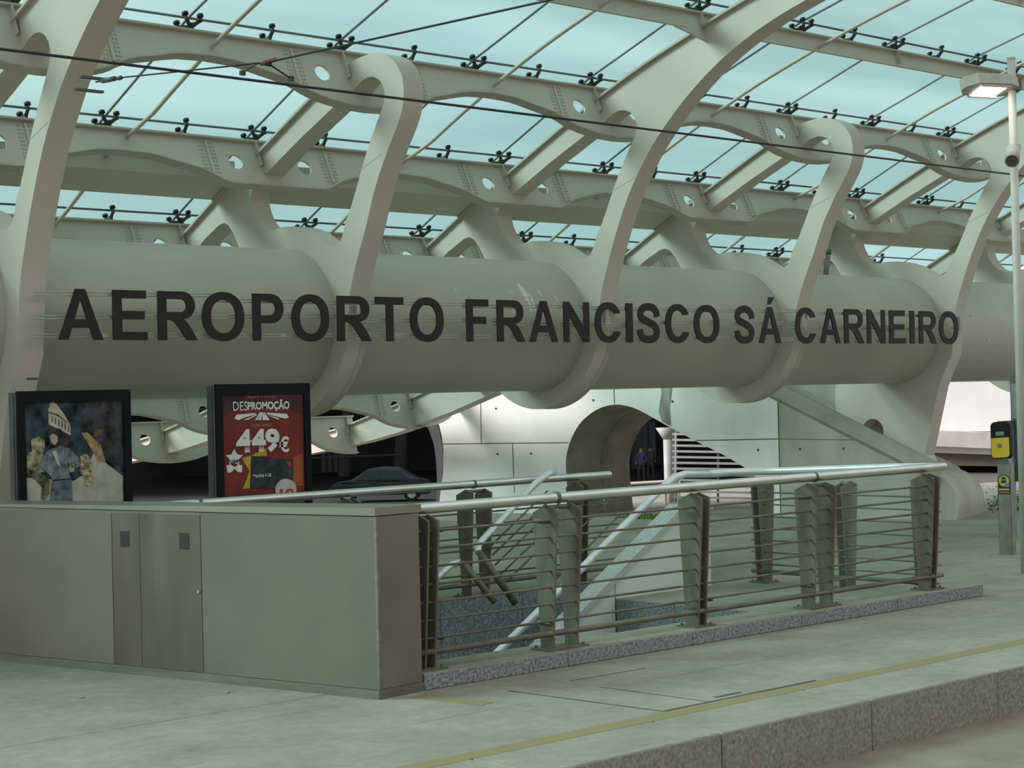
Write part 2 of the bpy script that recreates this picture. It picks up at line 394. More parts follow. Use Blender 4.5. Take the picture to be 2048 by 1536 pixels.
P_LABEL = {-2: 'white roof purlin nearest the camera above the top of the picture', -1: 'white roof purlin just above the top edge of the picture',
 0: 'shallow white roof purlin highest in the picture at the upper right', 1: 'white scalloped roof purlin passing the tops of the two looped frames',
 2: 'white scalloped roof purlin in front of the box gutter with pairs of round holes', 3: 'white roof purlin seen just above the top of the big tube',
 4: 'white roof purlin hidden behind the big tube', 5: 'white roof purlin lying low behind the tube', 6: 'white purlin with round holes hanging under the tube between the posters',
 7: 'lowest white purlin at the far edge of the roof behind the posters'}
def web_mesh(dmax, kind):
    n = 48; x = [SP*k/n for k in range(n+1)]
    if kind == 'shallow':
        bot = [(xx, .02 + (.085 if kind == 'x' else 0)) for xx in x]; holes = []
    else:
        bot = [(xx, prof(xx/SP if xx < SP/2 else 1-xx/SP, dmax)) for xx in x]
        holes = [circ(hx, .086, .08, 14) for hx in (.40, SP-.40)]
    return [(0, -.145)] + bot + [(SP, -.145)], holes
webme = {}
clampme = {}
def clamp_mesh(arms):
    bm = NB(); hz = .105
    tube(bm, [(0,0,-.036),(0,0,.035)], .020, 8)
    for ax, ay in arms:
        L = math.hypot(ax, ay)
        tube(bm, [(0,0,.012),(ax*.5,ay*.5,.035),(ax,ay,.052)], .019, 6, r2=.016)
        tube(bm, [(ax,ay,.036),(ax,ay,hz-.012)], .013, 6)
        tube(bm, [(ax,ay,hz-.020),(ax,ay,hz)], .030, 10)
    return tome(bm, 'spider_clamp', CLAMP)
q = .074
clampme[4] = clamp_mesh(((q,q),(q,-q),(-q,q),(-q,-q))); clampme[2] = clamp_mesh(((0,q*1.1),(0,-q*1.1)))
splice_me = {}
GL = .287      # glass plane above the roof beam line
for k in range(-2, 8):
    s = S1+PANEL*(k-1)
    P, tg = at_arc(s); nrm = Vector((0, -tg.z, tg.y))
    if nrm.z < 0: nrm = -nrm
    dv = -nrm
    root = thing('roof_purlin', P_LABEL[k], 'purlin', (10, P.y, P.z))
    kind = 'shallow' if k <= 0 else 'scallop'; dmax = {1: .41}.get(k, .335)
    if k >= 6: dmax = .46
    i0, i1 = 0, (6 if k <= 4 else 4)
    def pt(u, v, d): return Vector((u, 0, 0)) + dv*v + tg*d
    ol, hs = web_mesh(dmax, kind)
    bm = NB(); slab(bm, ol, hs, pt, -.01, .01); me = tome(bm, 'web_plate', STEEL)
    for i in range(i0, i1):
        link_mesh('web_plate', me, (XF[i]+T/2, P.y, P.z), root)
    xa = XF[i0]+T/2; xb = XF[i1]+T/2
    if k in (6,):   # overhang past the last frame
        o2 = [(0, -.145)]+[(SP*.42*j/12, prof(.42*j/12*1.15, dmax)) for j in range(13)]+[(SP*.42, -.145)]
        bm = NB(); slab(bm, o2, [], pt, -.01, .01); me2 = tome(bm, 'web_plate', STEEL); link_mesh('web_plate', me2, (xb, P.y, P.z), root)
        xb += SP*.42
    if k == 0:      # haunches where the tall frames meet it
        bm = NB(); slab(bm, [(0,.01),(-.42,.03),(-.30,.055),(0,.14)], [], pt, -.009, .009); me3 = tome(bm, 'haunch_plate', STEEL)
        for i in (1, 3, 5): link_mesh('haunch_plate', me3, (XF[i], P.y, P.z), root)
    bm = NB(); obox(bm, P, Vector((1,0,0)), tg, nrm, xa, xb, -.055, .055, .137, .157)
    ob('top_flange', bm, FLANGE, root)
    if kind == 'scallop':    # bottom flange following the scallop
        n = 48; lo = [(SP*j/n, prof(j/n if j < n/2 else 1-j/n, dmax)) for j in range(n+1)]
        bm = NB(); slab(bm, [(a, b-.002) for a, b in lo]+[(a, b+.014) for a, b in lo[::-1]], [], pt, -.05, .05); me4 = tome(bm, 'bottom_flange', FLANGE)
        for i in range(i0, i1): link_mesh('bottom_flange', me4, (XF[i]+T/2, P.y, P.z), root)
        # bolted splice plates
        if k in (1, 2, 3, 6):
            bm = NB()
            d = prof(.22, dmax)-.02
            slab(bm, [(-.012,-.12),(.012,-.12),(.012,d),(-.012,d)], [], pt, -.026, .0)
            for cx in (-.075, -.045, .045, .075):
                nb = 9
                for j in range(nb):
                    v = -.10+(d+.08)*j/(nb-1)
                    c0 = pt(cx, v, -.01); c1 = pt(cx, v, -.022)
                    tube(bm, [c0, c1], .0085, 5)
            sm = tome(bm, 'splice_plate', STEEL)
            for i in range(i0, i1):
                for f in (.215, .785): link_mesh('splice_plate', sm, (XF[i]+T/2+SP*f, P.y, P.z), root)
    # stiffener beside each frame
    sb = .12 if kind == 'scallop' else .0
    bm = NB(); slab(bm, [(0,-.14),(.012,-.14),(.012,sb),(0,sb)], [], pt, -.06, -.01); st = tome(bm, 'stiffener', STEEL)
    for i in range(i0, i1+1): link_mesh('stiffener', st, (XF[i]-.03, P.y, P.z), root)
    # clamps
    rotm = Matrix((Vector((1,0,0)), tg, nrm)).transposed()
    for i in range(i0, i1):
        for f in range(4):
            x = XF[i]+.034+SP*f/4 - .0
            c = link_mesh('spider_clamp', clampme[4 if f % 2 == 0 else 2], Vector((x, P.y, P.z))+nrm*.190, root)
            c.rotation_euler = rotm.to_euler()
# glass roof
glass = thing('glass_roof', 'pale blue green glass roof panes held above the white steel frames', 'roof', (12, 12, 5))
pane_me = {}; seal_me = {}
for k in range(-2, 7):
    sa, sb = S1+PANEL*(k-1), S1+PANEL*k
    pa, ta = at_arc(sa); pb, tb = at_arc(sb)
    na = Vector((0, -ta.z, ta.y)); na = na if na.z > 0 else -na; nb = Vector((0, -tb.z, tb.y)); nb = nb if nb.z > 0 else -nb
    A = pa+na*(GL+.012); B = pb+nb*(GL+.012); t = (B-A).normalized(); L = (B-A).length; n = Vector((0, -t.z, t.y)); n = n if n.z > 0 else -n
    gap = .009
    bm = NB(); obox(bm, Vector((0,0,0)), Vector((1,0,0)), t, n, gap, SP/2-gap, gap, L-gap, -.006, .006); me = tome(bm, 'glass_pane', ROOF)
    bm = NB(); obox(bm, Vector((0,0,0)), Vector((1,0,0)), t, n, -gap, gap, gap, L-gap, -.007, .007); s1 = tome(bm, 'sealant_joint', SEAL)
    bm = NB(); obox(bm, Vector((0,0,0)), Vector((1,0,0)), t, n, -gap, SP/2-gap, -gap, gap, -.007, .007); s2 = tome(bm, 'sealant_joint', SEAL)
    j1 = (14 if k <= 3 else 12) if k <= 4 else 8
    for j in range(-5, j1):
        x = XF[0]+.034+SP/2*j
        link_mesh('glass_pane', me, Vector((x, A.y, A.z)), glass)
        link_mesh('sealant_joint', s1, Vector((x, A.y, A.z)), glass); link_mesh('sealant_joint', s2, Vector((x, A.y, A.z)), glass)
# round tie rods under the glass, midway between frames
for i in range(0, 7):
    x = XF[i]+SP/2+.19
    pts = []
    for s in [S1+PANEL*(-3)+j*.30 for j in range(40)]:
        p, t = at_arc(max(0, s)); 
        if p.y > 13.75: break
        n = Vector((0, -t.z, t.y)); n = n if n.z > 0 else -n
        pts.append(Vector((x, p.y, p.z))+n*.02)
    e = Vector((x, 14.52, 4.0)); pts.append(e)
    bm = NB(); tube(bm, pts, .020, 8); ob('tie_rod', bm, STEEL, glass, True)
    pts = []
    for j in range(14):
        s = arc_of(14.90)+j*.3; p, t = at_arc(s); n = Vector((0, -t.z, t.y)); n = n if n.z > 0 else -n
        if (i >= 4 and p.y > 18.0): break
        pts.append(Vector((x, p.y, p.z))+n*.075)
    bm = NB(); tube(bm, pts, .020, 8); ob('tie_rod', bm, STEEL, glass, True)
# box gutter
root = thing('box_gutter', 'long white box gutter beam lying on the roof beams behind the scalloped purlin', 'gutter', (12, 14.6, 3.7))
for i in range(0, 7):
    x0, x1 = XF[i]+T, (XF[i+1] if i < 6 else XF[6]+6)
    bm = NB(); sec = [(14.49,3.895),(14.855,3.727),(14.93,3.95),(14.92,3.955),(14.84,3.75),(14.505,3.905),(14.51,4.07),(14.49,4.07)]
    slab(bm, sec, [], lambda u, v, d: Vector((d, u, v)), x0, x1)
    ob('gutter_section', bm, STEEL, root)
# drain pipe
bm = NB(); pp = [uy(1639, 470, 14.0), uy(1645, 480, 14.0), uy(1656, 503, 14.0), uy(1655, 520, 14.0), uy(1651, 552, 14.0)]
root = thing('drain_pipe', 'bent grey drain pipe coming down to the top of the tube near the right', 'pipe', pp[-1])
tube(bm, pp, .035, 10); ob('pipe', bm, MIDGREY, root, True)
bm = NB(); tube(bm, [pp[2]+Vector((0,0,.03)), pp[2]-Vector((0,0,.04))], .043, 10); ob('pipe_collar', bm, DKGREY, root, True)

# =================================================================== AIRPORT NAME
YL = 12.55; Z0L, Z1L = 2.225, 2.630
sign = thing('name_sign', 'large dark brown letters reading AEROPORTO FRANCISCO SÁ CARNEIRO', 'sign', (12.8, YL, Z0L))
def ell(cx, cy, rx, ry, a0, a1, n=16, p=1.0):
    out = []
    for i in range(n+1):
        a = math.radians(a0+(a1-a0)*i/n); c, s = math.cos(a), math.sin(a)
        out.append((cx+rx*math.copysign(abs(c)**p, c), cy+ry*math.copysign(abs(s)**p, s)))
    return out
def stroke(pts, hw, w):    # pts in cap units with real x width w ; returns polygon
    P = spline(pts, 5); L, Rr = [], []
    for i, p in enumerate(P):
        a = P[max(0, i-1)]; b = P[min(len(P)-1, i+1)]; dx, dy = b[0]-a[0], b[1]-a[1]; l = math.hypot(dx, dy); nx, ny = -dy/l, dx/l
        L.append((p[0]+nx*hw, p[1]+ny*hw)); Rr.append((p[0]-nx*hw, p[1]-ny*hw))
    return L+Rr[::-1]
def bowl(x0, x1, y0, y1, n=12):   # D shape: straight at left, round at right
    r = (y1-y0)/2; xm = x1-min(r, (x1-x0)*.75)
    return [(x0, y0), (xm, y0)] + ell(xm, (y0+y1)/2, x1-xm, r, -90, 90, n)[1:-1] + [(xm, y1), (x0, y1)]
def glyph(c, w):     # outline(s), holes in units of cap height ; w = width / cap height
    sv, sh = .205, .165
    if c == 'A': return [[(0,0),(.215*w,0),(.30*w,.235),(.70*w,.235),(.785*w,0),(w,0),(.612*w,1),(.388*w,1)]], [[(.36*w,.40),(.64*w,.40),(.50*w,.80)]]
    if c == 'E': return [[(0,0),(w,0),(w,sh),(sv,sh),(sv,.42),(.93*w,.42),(.93*w,.585),(sv,.585),(sv,1-sh),(.98*w,1-sh),(.98*w,1),(0,1)]], []
    if c == 'F': return [[(0,0),(sv,0),(sv,.42),(.88*w,.42),(.88*w,.59),(sv,.59),(sv,1-.17),(w,1-.17),(w,1),(0,1)]], []
    if c == 'I': return [[(0,0),(w,0),(w,1),(0,1)]], []
    if c == 'T': return [[(w/2-sv/2,0),(w/2+sv/2,0),(w/2+sv/2,1-.17),(w,1-.17),(w,1),(0,1),(0,1-.17),(w/2-sv/2,1-.17)]], []
    if c == 'N': return [[(0,0),(.19,0),(.19,.65),(w-.20,0),(w,0),(w,1),(w-.19,1),(w-.19,.36),(.205,1),(0,1)]], []
    if c == 'O': return [ell(w/2, .5, w/2, .515, 0, 360, 40, .92)[:-1]], [ell(w/2, .5, w/2-.21, .345, 0, 360, 32, .92)[:-1]]
    if c == 'C':
        o = ell(w*.53, .5, w*.53, .515, 26, 334, 36, .93); i = ell(w*.53, .5, w*.53-.21, .345, 322, 38, 30, .93)
        return [o+[(w*.985,.275)]+i[:1]+i[1:]], []
    if c == 'P':
        b = bowl(0, w, .37, 1.0); return [[(0,0),(sv,0),(sv,.37)]+b[1:]], [bowl(sv, w-.21, .37+.165, 1-.165)]
    if c == 'R':
        return [[(0,0),(sv,0),(sv,.415),(.30*w,.415),(.42*w,.37),(.53*w,.25),(.735*w,0),(w,0),(.84*w,.25),(.73*w,.375),(.66*w,.43)] + ell(.62*w, .715, .33*w, .285, -62, 90, 12)+[(0,1)]], [bowl(sv, .95*w-.21, .43+.15, 1-.16)]
    if c == 'S':
        pts = [(.885*w,.665),(.84*w,.80),(.70*w,.895),(.48*w,.925),(.25*w,.875),(.145*w,.74),(.22*w,.62),(.50*w,.525),(.76*w,.43),(.865*w,.29),(.77*w,.13),(.50*w,.075),(.26*w,.11),(.14*w,.22),(.115*w,.335)]
        return [stroke(pts, .098, w)], []
LET = [('A',6.641,7.031),('E',7.122,7.436),('R',7.536,7.911),('O',7.96,8.378),('P',8.464,8.785),('O',8.87,9.274),('R',9.362,9.744),('T',9.796,10.121),('O',10.198,10.602),('F',10.885,11.167),('R',11.275,11.642),('A',11.699,12.087),('N',12.17,12.529),('C',12.612,12.977),('I',13.067,13.166),('S',13.234,13.579),('C',13.666,14.029),('O',14.116,14.528),('S',14.787,15.119),('A',15.197,15.584),('C',15.844,16.211),('A',16.299,16.683),('R',16.759,17.14),('N',17.204,17.567),('E',17.651,17.981),('I',18.074,18.173),('R',18.269,18.647),('O',18.704,19.12)]
H = Z1L-Z0L
for idx, (c, x0, x1) in enumerate(LET):
    outs, holes = glyph(c, (x1-x0)/H)
    bm = NB()
    for o in outs: slab(bm, o, holes, lambda u, v, d: Vector((x0+u*H, d, Z0L+v*H)), YL, YL+.014)
    if idx == 19: slab(bm, [(.385,1.065),(.51,1.065),(.685,1.27),(.445,1.27)], [], lambda u, v, d: Vector((x0+u*H, d, Z0L+v*H)), YL, YL+.014)
    ob('letter', bm, LETTER, sign)
# acrylic mounting rails, slightly out of line like the real ones
for row, (zc, jit) in enumerate(((2.262, .012), (2.415, .02), (2.575, .016))):
    x = 6.45
    while x < 19.1:
        L = random.uniform(1.3, 2.3); a = random.uniform(-jit, jit); b = a+random.uniform(-.004, .030)
        bm = NB()
        for dz in (-.012, .012): tube(bm, [(x, YL+.055, zc+a+dz), (min(x+L, 19.15), YL+.055, zc+b+dz)], .0065, 6)
        box(bm, x+L*.4-.03, x+L*.4+.03, YL+.05, YL+.062, zc+(a+b)/2-.014, zc+(a+b)/2+.014)
        ob('mounting_rail', bm, mat('grey_rail', (.46, .45, .37), .4, .2, .1, 8), sign)
        x += L-.12
# stand-off brackets from the rings
for X in XF[2:6]:
    bm = NB(); box(bm, X+.06, X+.09, YL+.064, 12.69, 2.40, 2.58); ob('mounting_bracket', bm, FLANGE, sign)
# bird droppings streak on tube
bm = NB()
def on_tube(x, ang, off=.0015): return Vector((x, TUBEC[0]+(TUBER+off)*math.cos(ang), TUBEC[1]+(TUBER+off)*math.sin(ang)))
for (px, py, ln, wd) in ((1034,568,.20,.030),(1040,575,.26,.022),(1048,588,.18,.02),(1068,580,.07,.012),(1010,580,.05,.012),(1098,592,.06,.012),(900,578,.04,.012)):
    p = uy(px, py, 13.6-TUBER*.8); a0 = math.radians(158)-.02*random.random()
    a0 = PI-math.asin(max(-1, min(1, (p.z-TUBEC[1])/TUBER)))
    vs = []
    for j in range(5):
        t = j/4; w = wd*(1-.6*abs(t-.3)); a = a0+ln/TUBER*t
        vs.append((bm.verts.new(on_tube(p.x-w+.03*t, a)), bm.verts.new(on_tube(p.x+w+.03*t, a))))
    for (a, b), (c2, d2) in zip(vs, vs[1:]): bm.faces.new((a, b, d2, c2))
tag(ob('bird_droppings', bm, mat('chalky_white', (.72, .75, .68), .9, 0, .15, 40)), 'whitish streaks of bird droppings on the tube above the letters RAN', 'stain')

# =================================================================== CABINET
cw = Vector((-.2143, .9768, 0)); cn = Vector((-.9768, -.2143, 0)); co = Vector((6.058, 7.817, 0)); cz = Vector((0, 0, 1))
back = Vector((.357, .036, 0))
cab = thing('steel_cabinet', 'long low stainless steel cabinet with two door slots at the stair head', 'cabinet', co)
def cpoly(bm, q, z0, z1):
    a = [bm.verts.new(Vector((p.x, p.y, z0))) for p in q]; b = [bm.verts.new(Vector((p.x, p.y, z1 if not callable(z1) else z1(p)))) for p in q]
    n = len(q); bm.faces.new(a[::-1]); bm.faces.new(b)
    for i in range(n): bm.faces.new((a[i], a[(i+1) % n], b[(i+1) % n], b[i]))
LEN = 4.2
def cq(i): # inset quad
    o = co - cn*i*0 ; return [co - cn*i + cw*i*.5, co+back-cw*0 + Vector((-i, i*.5, 0)), co+back+cw*LEN, co+cw*LEN - cn*i]
bm = NB(); cpoly(bm, cq(.012), .045, 1.03); ob('cabinet_body', bm, STAIN, cab)
bm = NB(); cpoly(bm, cq(.0), .0, .053); ob('plinth', bm, STAIN, cab)
bm = NB(); cpoly(bm, [co+cn*.006-cw*.006, co+back+Vector((.006,-.006,0)), co+back+cw*LEN, co+cw*LEN+cn*.006], 1.035, lambda p: 1.08-.026*max(0, (p-co).dot(cw))/3.26); ob('cabinet_top', bm, mat('cabinet_top_steel', (.27, .27, .215), .35, .7, .05, 3), cab)
def cpanel(name, t0, t1, z0, z1, m, d0=.0, d1=.010, cutz=None):
    bm = NB(); obox(bm, co, cw, cn, cz, t0, t1, -.012-d0+.0, -d0+(d1-.010), z0, z1); return ob(name, bm, m, cab)
cpanel('side_panel', 2.172, LEN, .057, 1.014, STAINW)
dl = cpanel('door', 1.917, 2.166, .057, 1.014, STAIND); dr = cpanel('door', 1.382, 1.913, .057, 1.014, STAIND)
cpanel('side_panel', .006, 1.376, .057, 1.028, STAING)
for (t0, t1, par) in ((2.008, 2.089, dl), (1.478, 1.562, dr)):
    bm = NB(); obox(bm, co, cw, cn, cz, t0, t1, -.012, .0025, .803, .901); o = ob('handle_recess', bm, mat('recess_dark', (.028, .028, .026), .7), par)
    bm = NB(); obox(bm, co, cw, cn, cz, t0+.006, t1-.01, -.012, .003, .812, .893)
    bm.free()
bm = NB(); c = co+cw*1.403+cz*.549; tube(bm, [c-cn*.005, c+cn*.008], .010, 10); ob('lock', bm, RAILM, dr)
bm = NB(); obox(bm, co+cn*.001, cw, cn, cz, -.012, .004, -.014, .004, .055, 1.03); ob('corner_bead', bm, STAIN, cab)
# right return panel
rdir = back.normalized(); rn = Vector((rdir.y, -rdir.x, 0))
bm = NB(); obox(bm, co, rdir, rn, cz, .012, .345, -.012, .002, .057, 1.028); ob('end_panel', bm, STAINW, cab)

# =================================================================== STAIRWELL, KERBS, RAILINGS
def kerb(name, label, x0, x1, y0, y1, z, n, split_x=True):
    root = thing(name, label, 'kerb', ((x0+x1)/2, (y0+y1)/2, 0)); root['kind'] = 'structure'
    for i in range(n):
        bm = NB()
        if split_x: a, b = x0+(x1-x0)*i/n, x0+(x1-x0)*(i+1)/n; box(bm, a+.002, b-.002, y0, y1, 0, z)
        else: a, b = y0+(y1-y0)*i/n, y0+(y1-y0)*(i+1)/n; box(bm, x0, x1, a+.002, b-.002, 0, z)
        bmesh.ops.bevel(bm, geom=list(bm.edges), offset=.005, segments=1, affect='EDGES')
        o = ob('kerb_stone', bm, GRAN2, root); o.data.materials.append(GRAN)
        for p in o.data.polygons:
            if p.normal.z > .5: p.material_index = 1
kerb('trim_2', 'granite kerb under the near stair railing', 6.42, 12.22, 7.853, 8.22, .095, 5)
root = thing('wall_stairwell', 'dark speckled granite lining of the stairwell pit', 'wall', (8.5, 9.3, -2.9)); root['kind'] = 'structure'
bm = NB(); box(bm, HX0-.12, HX0, HY0-.02, HY1, -2.9, -.065); ob('lining', bm, GRAND, root)
for i in range(3):
    bm = NB(); y0 = HY0+(HYM-.14-HY0)*i/3; y1 = HY0+(HYM-.14-HY0)*(i+1)/3; box(bm, HX1-.01, HX1+.1, y0+.003, y1-.003, -2.9, -.002); ob('lining_slab', bm, GRAND, root)
for i in range(5):
    for j in range(3):
        x0, x1 = HX0+(HX2-HX0)*i/5, HX0+(HX2-HX0)*(i+1)/5; z0, z1 = -2.9+.95*j, -2.9+.95*(j+1)-.008
        bm = NB(); box(bm, x0+.004, x1-.004, HY1-.005, HY1+.1, z0, min(z1, -.065) if j < 2 else -.001); ob('lining_slab', bm, GRAND, root)
for i in range(4):
    for j in range(3):
        x0, x1 = HX0+(HX1-HX0)*i/4, HX0+(HX1-HX0)*(i+1)/4; z0, z1 = -2.9+.95*j, -2.9+.95*(j+1)-.008
        bm = NB(); box(bm, x0+.004, x1-.004, HY0-.1, HY0+.002, z0, min(z1, -.065)); ob('lining_slab', bm, GRAND, root)
bm = NB(); box(bm, HX0-.12, HX2+.1, HY0-.1, HY1+.1, -3.0, -2.9); ob('pit_floor', bm, GRAND, root)
# stair flight
fl = thing('stair_flight', 'granite stair flight descending to the left inside the well', 'stairs', (8.5, 10.05, -2.9))
for i in range(16):
    x1 = HX2-.28*i; z1 = -.172*(i+1)
    if x1 < HX0+.3: break
    bm = NB(); box(bm, x1-.285, x1, 10.285, HY1-.006, z1-.20, z1); ob('step', bm, GRAN2, fl)
# solid parapet with sloping top beside the flight
pr = thing('stair_parapet', 'pale solid parapet with a sloping granite coping beside the stairs', 'parapet', (9.5, 9.6, -2.9))
SL = .612
PX = 11.21
def slz(x): return .685 if x >= PX else .685-(PX-x)*SL
xz = PX-.69/SL
poly = [(11.55, .0), (11.55, .675), (PX, .675), (HX1, slz(HX1)-.01), (HX1, 0)]
bm = NB(); slab(bm, poly, [], lambda u, v, d: Vector((u, d, v)), 10.15, 10.28); ob('parapet_wall', bm, mat('pale_green_render', (.66, .70, .64), .8, 0, .04, 2), pr)
bm = NB(); slab(bm, [(HX1-.012, -2.9), (HX1-.012, slz(HX1)-.015), (7.0, slz(7.0)-.03), (7.0, -2.9)], [], lambda u, v, d: Vector((u, d, v)), 10.15, 10.28); ob('parapet_base', bm, mat('pale_green_render', (.66, .70, .64), .8, 0, .04, 2), pr)
cop = [(11.57, .67), (11.57, .725), (PX-.01, .725), (7.0, slz(7.0)+.04), (7.0, slz(7.0)-.02), (PX+.005, .67)]
bm = NB(); slab(bm, cop, [], lambda u, v, d: Vector((u, d, v)), 10.12, 10.31); ob('coping', bm, mat('pale_granite_coping', (.50, .53, .49), .7, 0, .1, 50, col2=(.33, .36, .34)), pr)

def post_mesh(h, half):
    """two tapered steel blades on a base plate; rail runs along x, blades lie across it"""
    out = []
    bl = [(-.055, 0), (.055, 0), (.062, .10), (.115, h-.07), (.115, h-.03), (.02, h), (-.10, h-.05), (-.10, h-.10), (-.06, .12)]
    for s in (-half-.007, half-.007):
        bm = NB(); slab(bm, bl, [], lambda u, v, d: Vector((d, -u, v)), s, s+.014); out.append(('blade', tome(bm, 'blade', POSTM)))
    bm = NB(); box(bm, -half-.07, half+.07, -.085, .085, 0, .012)
    for a in (-half-.045, half+.045):
        for b in (-.06, .06): tube(bm, [(a, b, .01), (a, b, .026)], .010, 6)
    out.append(('base_plate', tome(bm, 'base_plate', POSTM)))
    bm = NB(); tube(bm, [(-half, 0, h-.02), (half, 0, h-.02)], .014, 8); out.append(('rail_bracket', tome(bm, 'rail_bracket', POSTM)))
    return out
POST = post_mesh(.91, .037); POSTW = post_mesh(.91, .105)
def place_post(root, x, y, z, rz=0.0, wide=False):
    body = None
    for i, (nm, me) in enumerate(POSTW if wide else POST):
        o = bpy.data.objects.new(nm if i else 'post', me); C.objects.link(o)
        if i == 0:
            body = o; o.location = (x, y, z); o.rotation_euler = (0, 0, rz)
            o.parent = root; o.matrix_parent_inverse = Matrix.Translation(-LOC[root.name])
        else:
            o.parent = body
RODZ = [.185+.105*i for i in range(7)]
def railing(name, label, posts, xs, y, z, rail_x, glass_y, joints=()):
    root = thing(name, label, 'railing', ((rail_x[0]+rail_x[1])/2, y, z))
    for x in posts: place_post(root, x, y, z, 0, any(abs(x-j) < .2 for j in joints))
    bm = NB(); tube(bm, [(rail_x[0], y, z+.945), (rail_x[1], y, z+.955)], .034, 14); h = ob('handrail', bm, RAILM, root, True); smooth_by_angle(h, 50)
    for j in joints:
        bm = NB(); tube(bm, [(j-.012, y, z+.95), (j+.012, y, z+.95)], .038, 14); ob('rail_joint', bm, DKGREY, root)
    for q in RODZ:
        bm = NB(); tube(bm, [(xs[0], y-.045, z+q), (xs[1], y-.045, z+q)], .0085, 6); ob('rod', bm, POSTM, root, True)
    bm = NB(); tube(bm, [(xs[0], y-.045, z+.105), (xs[1], y-.045, z+.105)], .019, 8); ob('lower_rail', bm, POSTM, root, True)
    ps = [p for p in posts]
    for a, b in zip(ps, ps[1:]):
        if b-a < .5: continue
        bm = NB(); box(bm, a+.07, b-.07, glass_y-.005, glass_y+.005, z+.10, z+.88); ob('glass_panel', bm, CLEAR, root)
        for xx in (a+.12, b-.12):
            for zz in (z+.17, z+.81): bm = NB(); tube(bm, [(xx, y-.045, zz), (xx, glass_y, zz)], .011, 6); ob('glass_clamp', bm, POSTM, root)
    return root
near = railing('stair_railing', 'near brushed steel railing with horizontal rods between cabinet and open corner', [6.545, 7.65, 8.94, 10.27, 11.66], (6.42, 11.80), 8.0, .095, (6.40, 11.93), 8.07, (7.65, 10.27))
far = railing('stair_railing', 'far brushed steel railing behind the stairs passing before the red poster', [7.10, 8.49, 9.83, 11.07], (5.75, 11.55), 11.30, .0, (5.72, 11.49), 11.25, (7.10, 9.83))
# end railing across the open corner
er = thing('stair_railing', 'right hand end railing crossing the stair head at a right angle', 'railing', (11.8, 9.0, .0))
for x, y in ((12.14, 8.36), (12.03, 9.05), (12.03, 9.95)): place_post(er, x, y, .0, PI/2)
bm = NB(); tube(bm, [(11.95, 8.06, 1.045), (12.03, 8.6, 1.03), (12.05, 9.7, .985), (12.02, 10.08, .975), (11.85, 10.20, .97), (11.62, 10.20, .97)], .032, 12); h = ob('handrail', bm, WRAILM, er, True)
for q in [.165+.105*i for i in range(7)]:
    bm = NB(); tube(bm, [(11.99, 8.12, q), (11.99, 10.05, q)], .0075, 6); ob('rod', bm, POSTM, er, True)
bm = NB(); tube(bm, [(11.99, 8.12, .10), (11.99, 10.05, .10)], .018, 8); ob('lower_rail', bm, POSTM, er, True)
bm = NB(); box(bm, 12.05, 12.06, 8.14, 10.0, .1, .86); ob('glass_panel', bm, CLEAR, er)
ph = thing('stair_handrail', 'long pale handrail running down along the solid stair parapet', 'handrail', (9, 10.2, .4))
hx0, hz0 = 11.13, .985
bm = NB(); tube(bm, [(11.61, 10.20, .97), (11.30, 10.20, .985), (11.16, 10.20, .96), (11.0, 10.20, .875), (6.75, 10.20, .875-4.25*SL)], .032, 12); ob('handrail', bm, WRAILM, ph, True)
for x in (11.22, 9.6, 8.2):
    bm = NB(); zt = .97 if x > 11.1 else .875-(11.0-x)*SL; tube(bm, [(x, 10.20, slz(x)+.03), (x, 10.20, zt)], .014, 8); ob('baluster', bm, WRAILM, ph, True)
# far stair handrail with hairpin turn
hr = thing('stair_handrail', 'white stair handrail with a hairpin bend below the far railing', 'handrail', (9.2, 10.3, -.5))
P = [uy(1108, 944, 11.2), uy(1096, 947, 11.1), uy(1070, 968, 11.1), uy(962, 1083, 11.1), uy(955, 1094, 11.07), uy(957, 1104, 11.0)]
bm = NB(); tube(bm, P, .030, 10); ob('upper_rail', bm, WRAILM, hr, True)
P2 = [uy(957, 1104, 11.0), uy(975, 1128, 10.9), uy(1032, 1208, 10.75)]
bm = NB(); tube(bm, P2, .030, 10); ob('return_rail', bm, POSTM, hr, True)
P3 = [uy(840, 1188, 11.1), uy(905, 1128, 11.1), uy(922, 1124, 11.08), uy(932, 1132, 11.0), uy(990, 1205, 10.75)]
bm = NB(); tube(bm, P3[:3], .028, 10); ob('lower_handrail', bm, WRAILM, hr, True)
bm = NB(); tube(bm, P3[2:], .028, 10); ob('return_rail', bm, POSTM, hr, True)
for j, (a, b) in enumerate((((975,1098),(1095,982)), ((985,1110),(1110,990)), ((990,1130),(1120,1005)), ((1000,1150),(1125,1030)), ((1005,1170),(1150,1030)), ((1085,1130),(1235,985)), ((1100,1170),(1240,1030)))):
    bm = NB(); tube(bm, [uy(*a, 11.16), uy(*b, 11.16)], .008, 6); ob('sloping_rod', bm, POSTM, hr, True)

# =================================================================== CONCRETE WALL, FIN, OPENING
vpx = -4700; vpy = 796-.0247*(vpx-1024); ww = ray(vpx, vpy); ww.z = 0; ww.normalize(); wn = Vector((ww.y, -ww.x, 0)); WP = Vector((19.03, 12.58, 0))
def wp(s, z, off=0.0): return WP+ww*s+wn*off+Vector((0, 0, z))
def uw(x, y, off=0.0):
    r = ray(x, y); t = (WP+wn*off-CAM).dot(wn)/r.dot(wn); return CAM+r*t
def wfn(u, v, d): return wp(u, v, d)
OPEN = [(5.62,0),(5.66,.35),(5.675,.715),(5.649,.887),(5.572,1.082),(5.441,1.278),(5.27,1.418),(5.074,1.514),(4.853,1.552),(4.664,1.529),(4.478,1.468),(4.214,1.332),(3.956,1.197),(3.596,1.018),(3.241,.852),(2.993,.719),(2.78,.58),(2.66,.40),(2.62,.15),(2.62,0)]
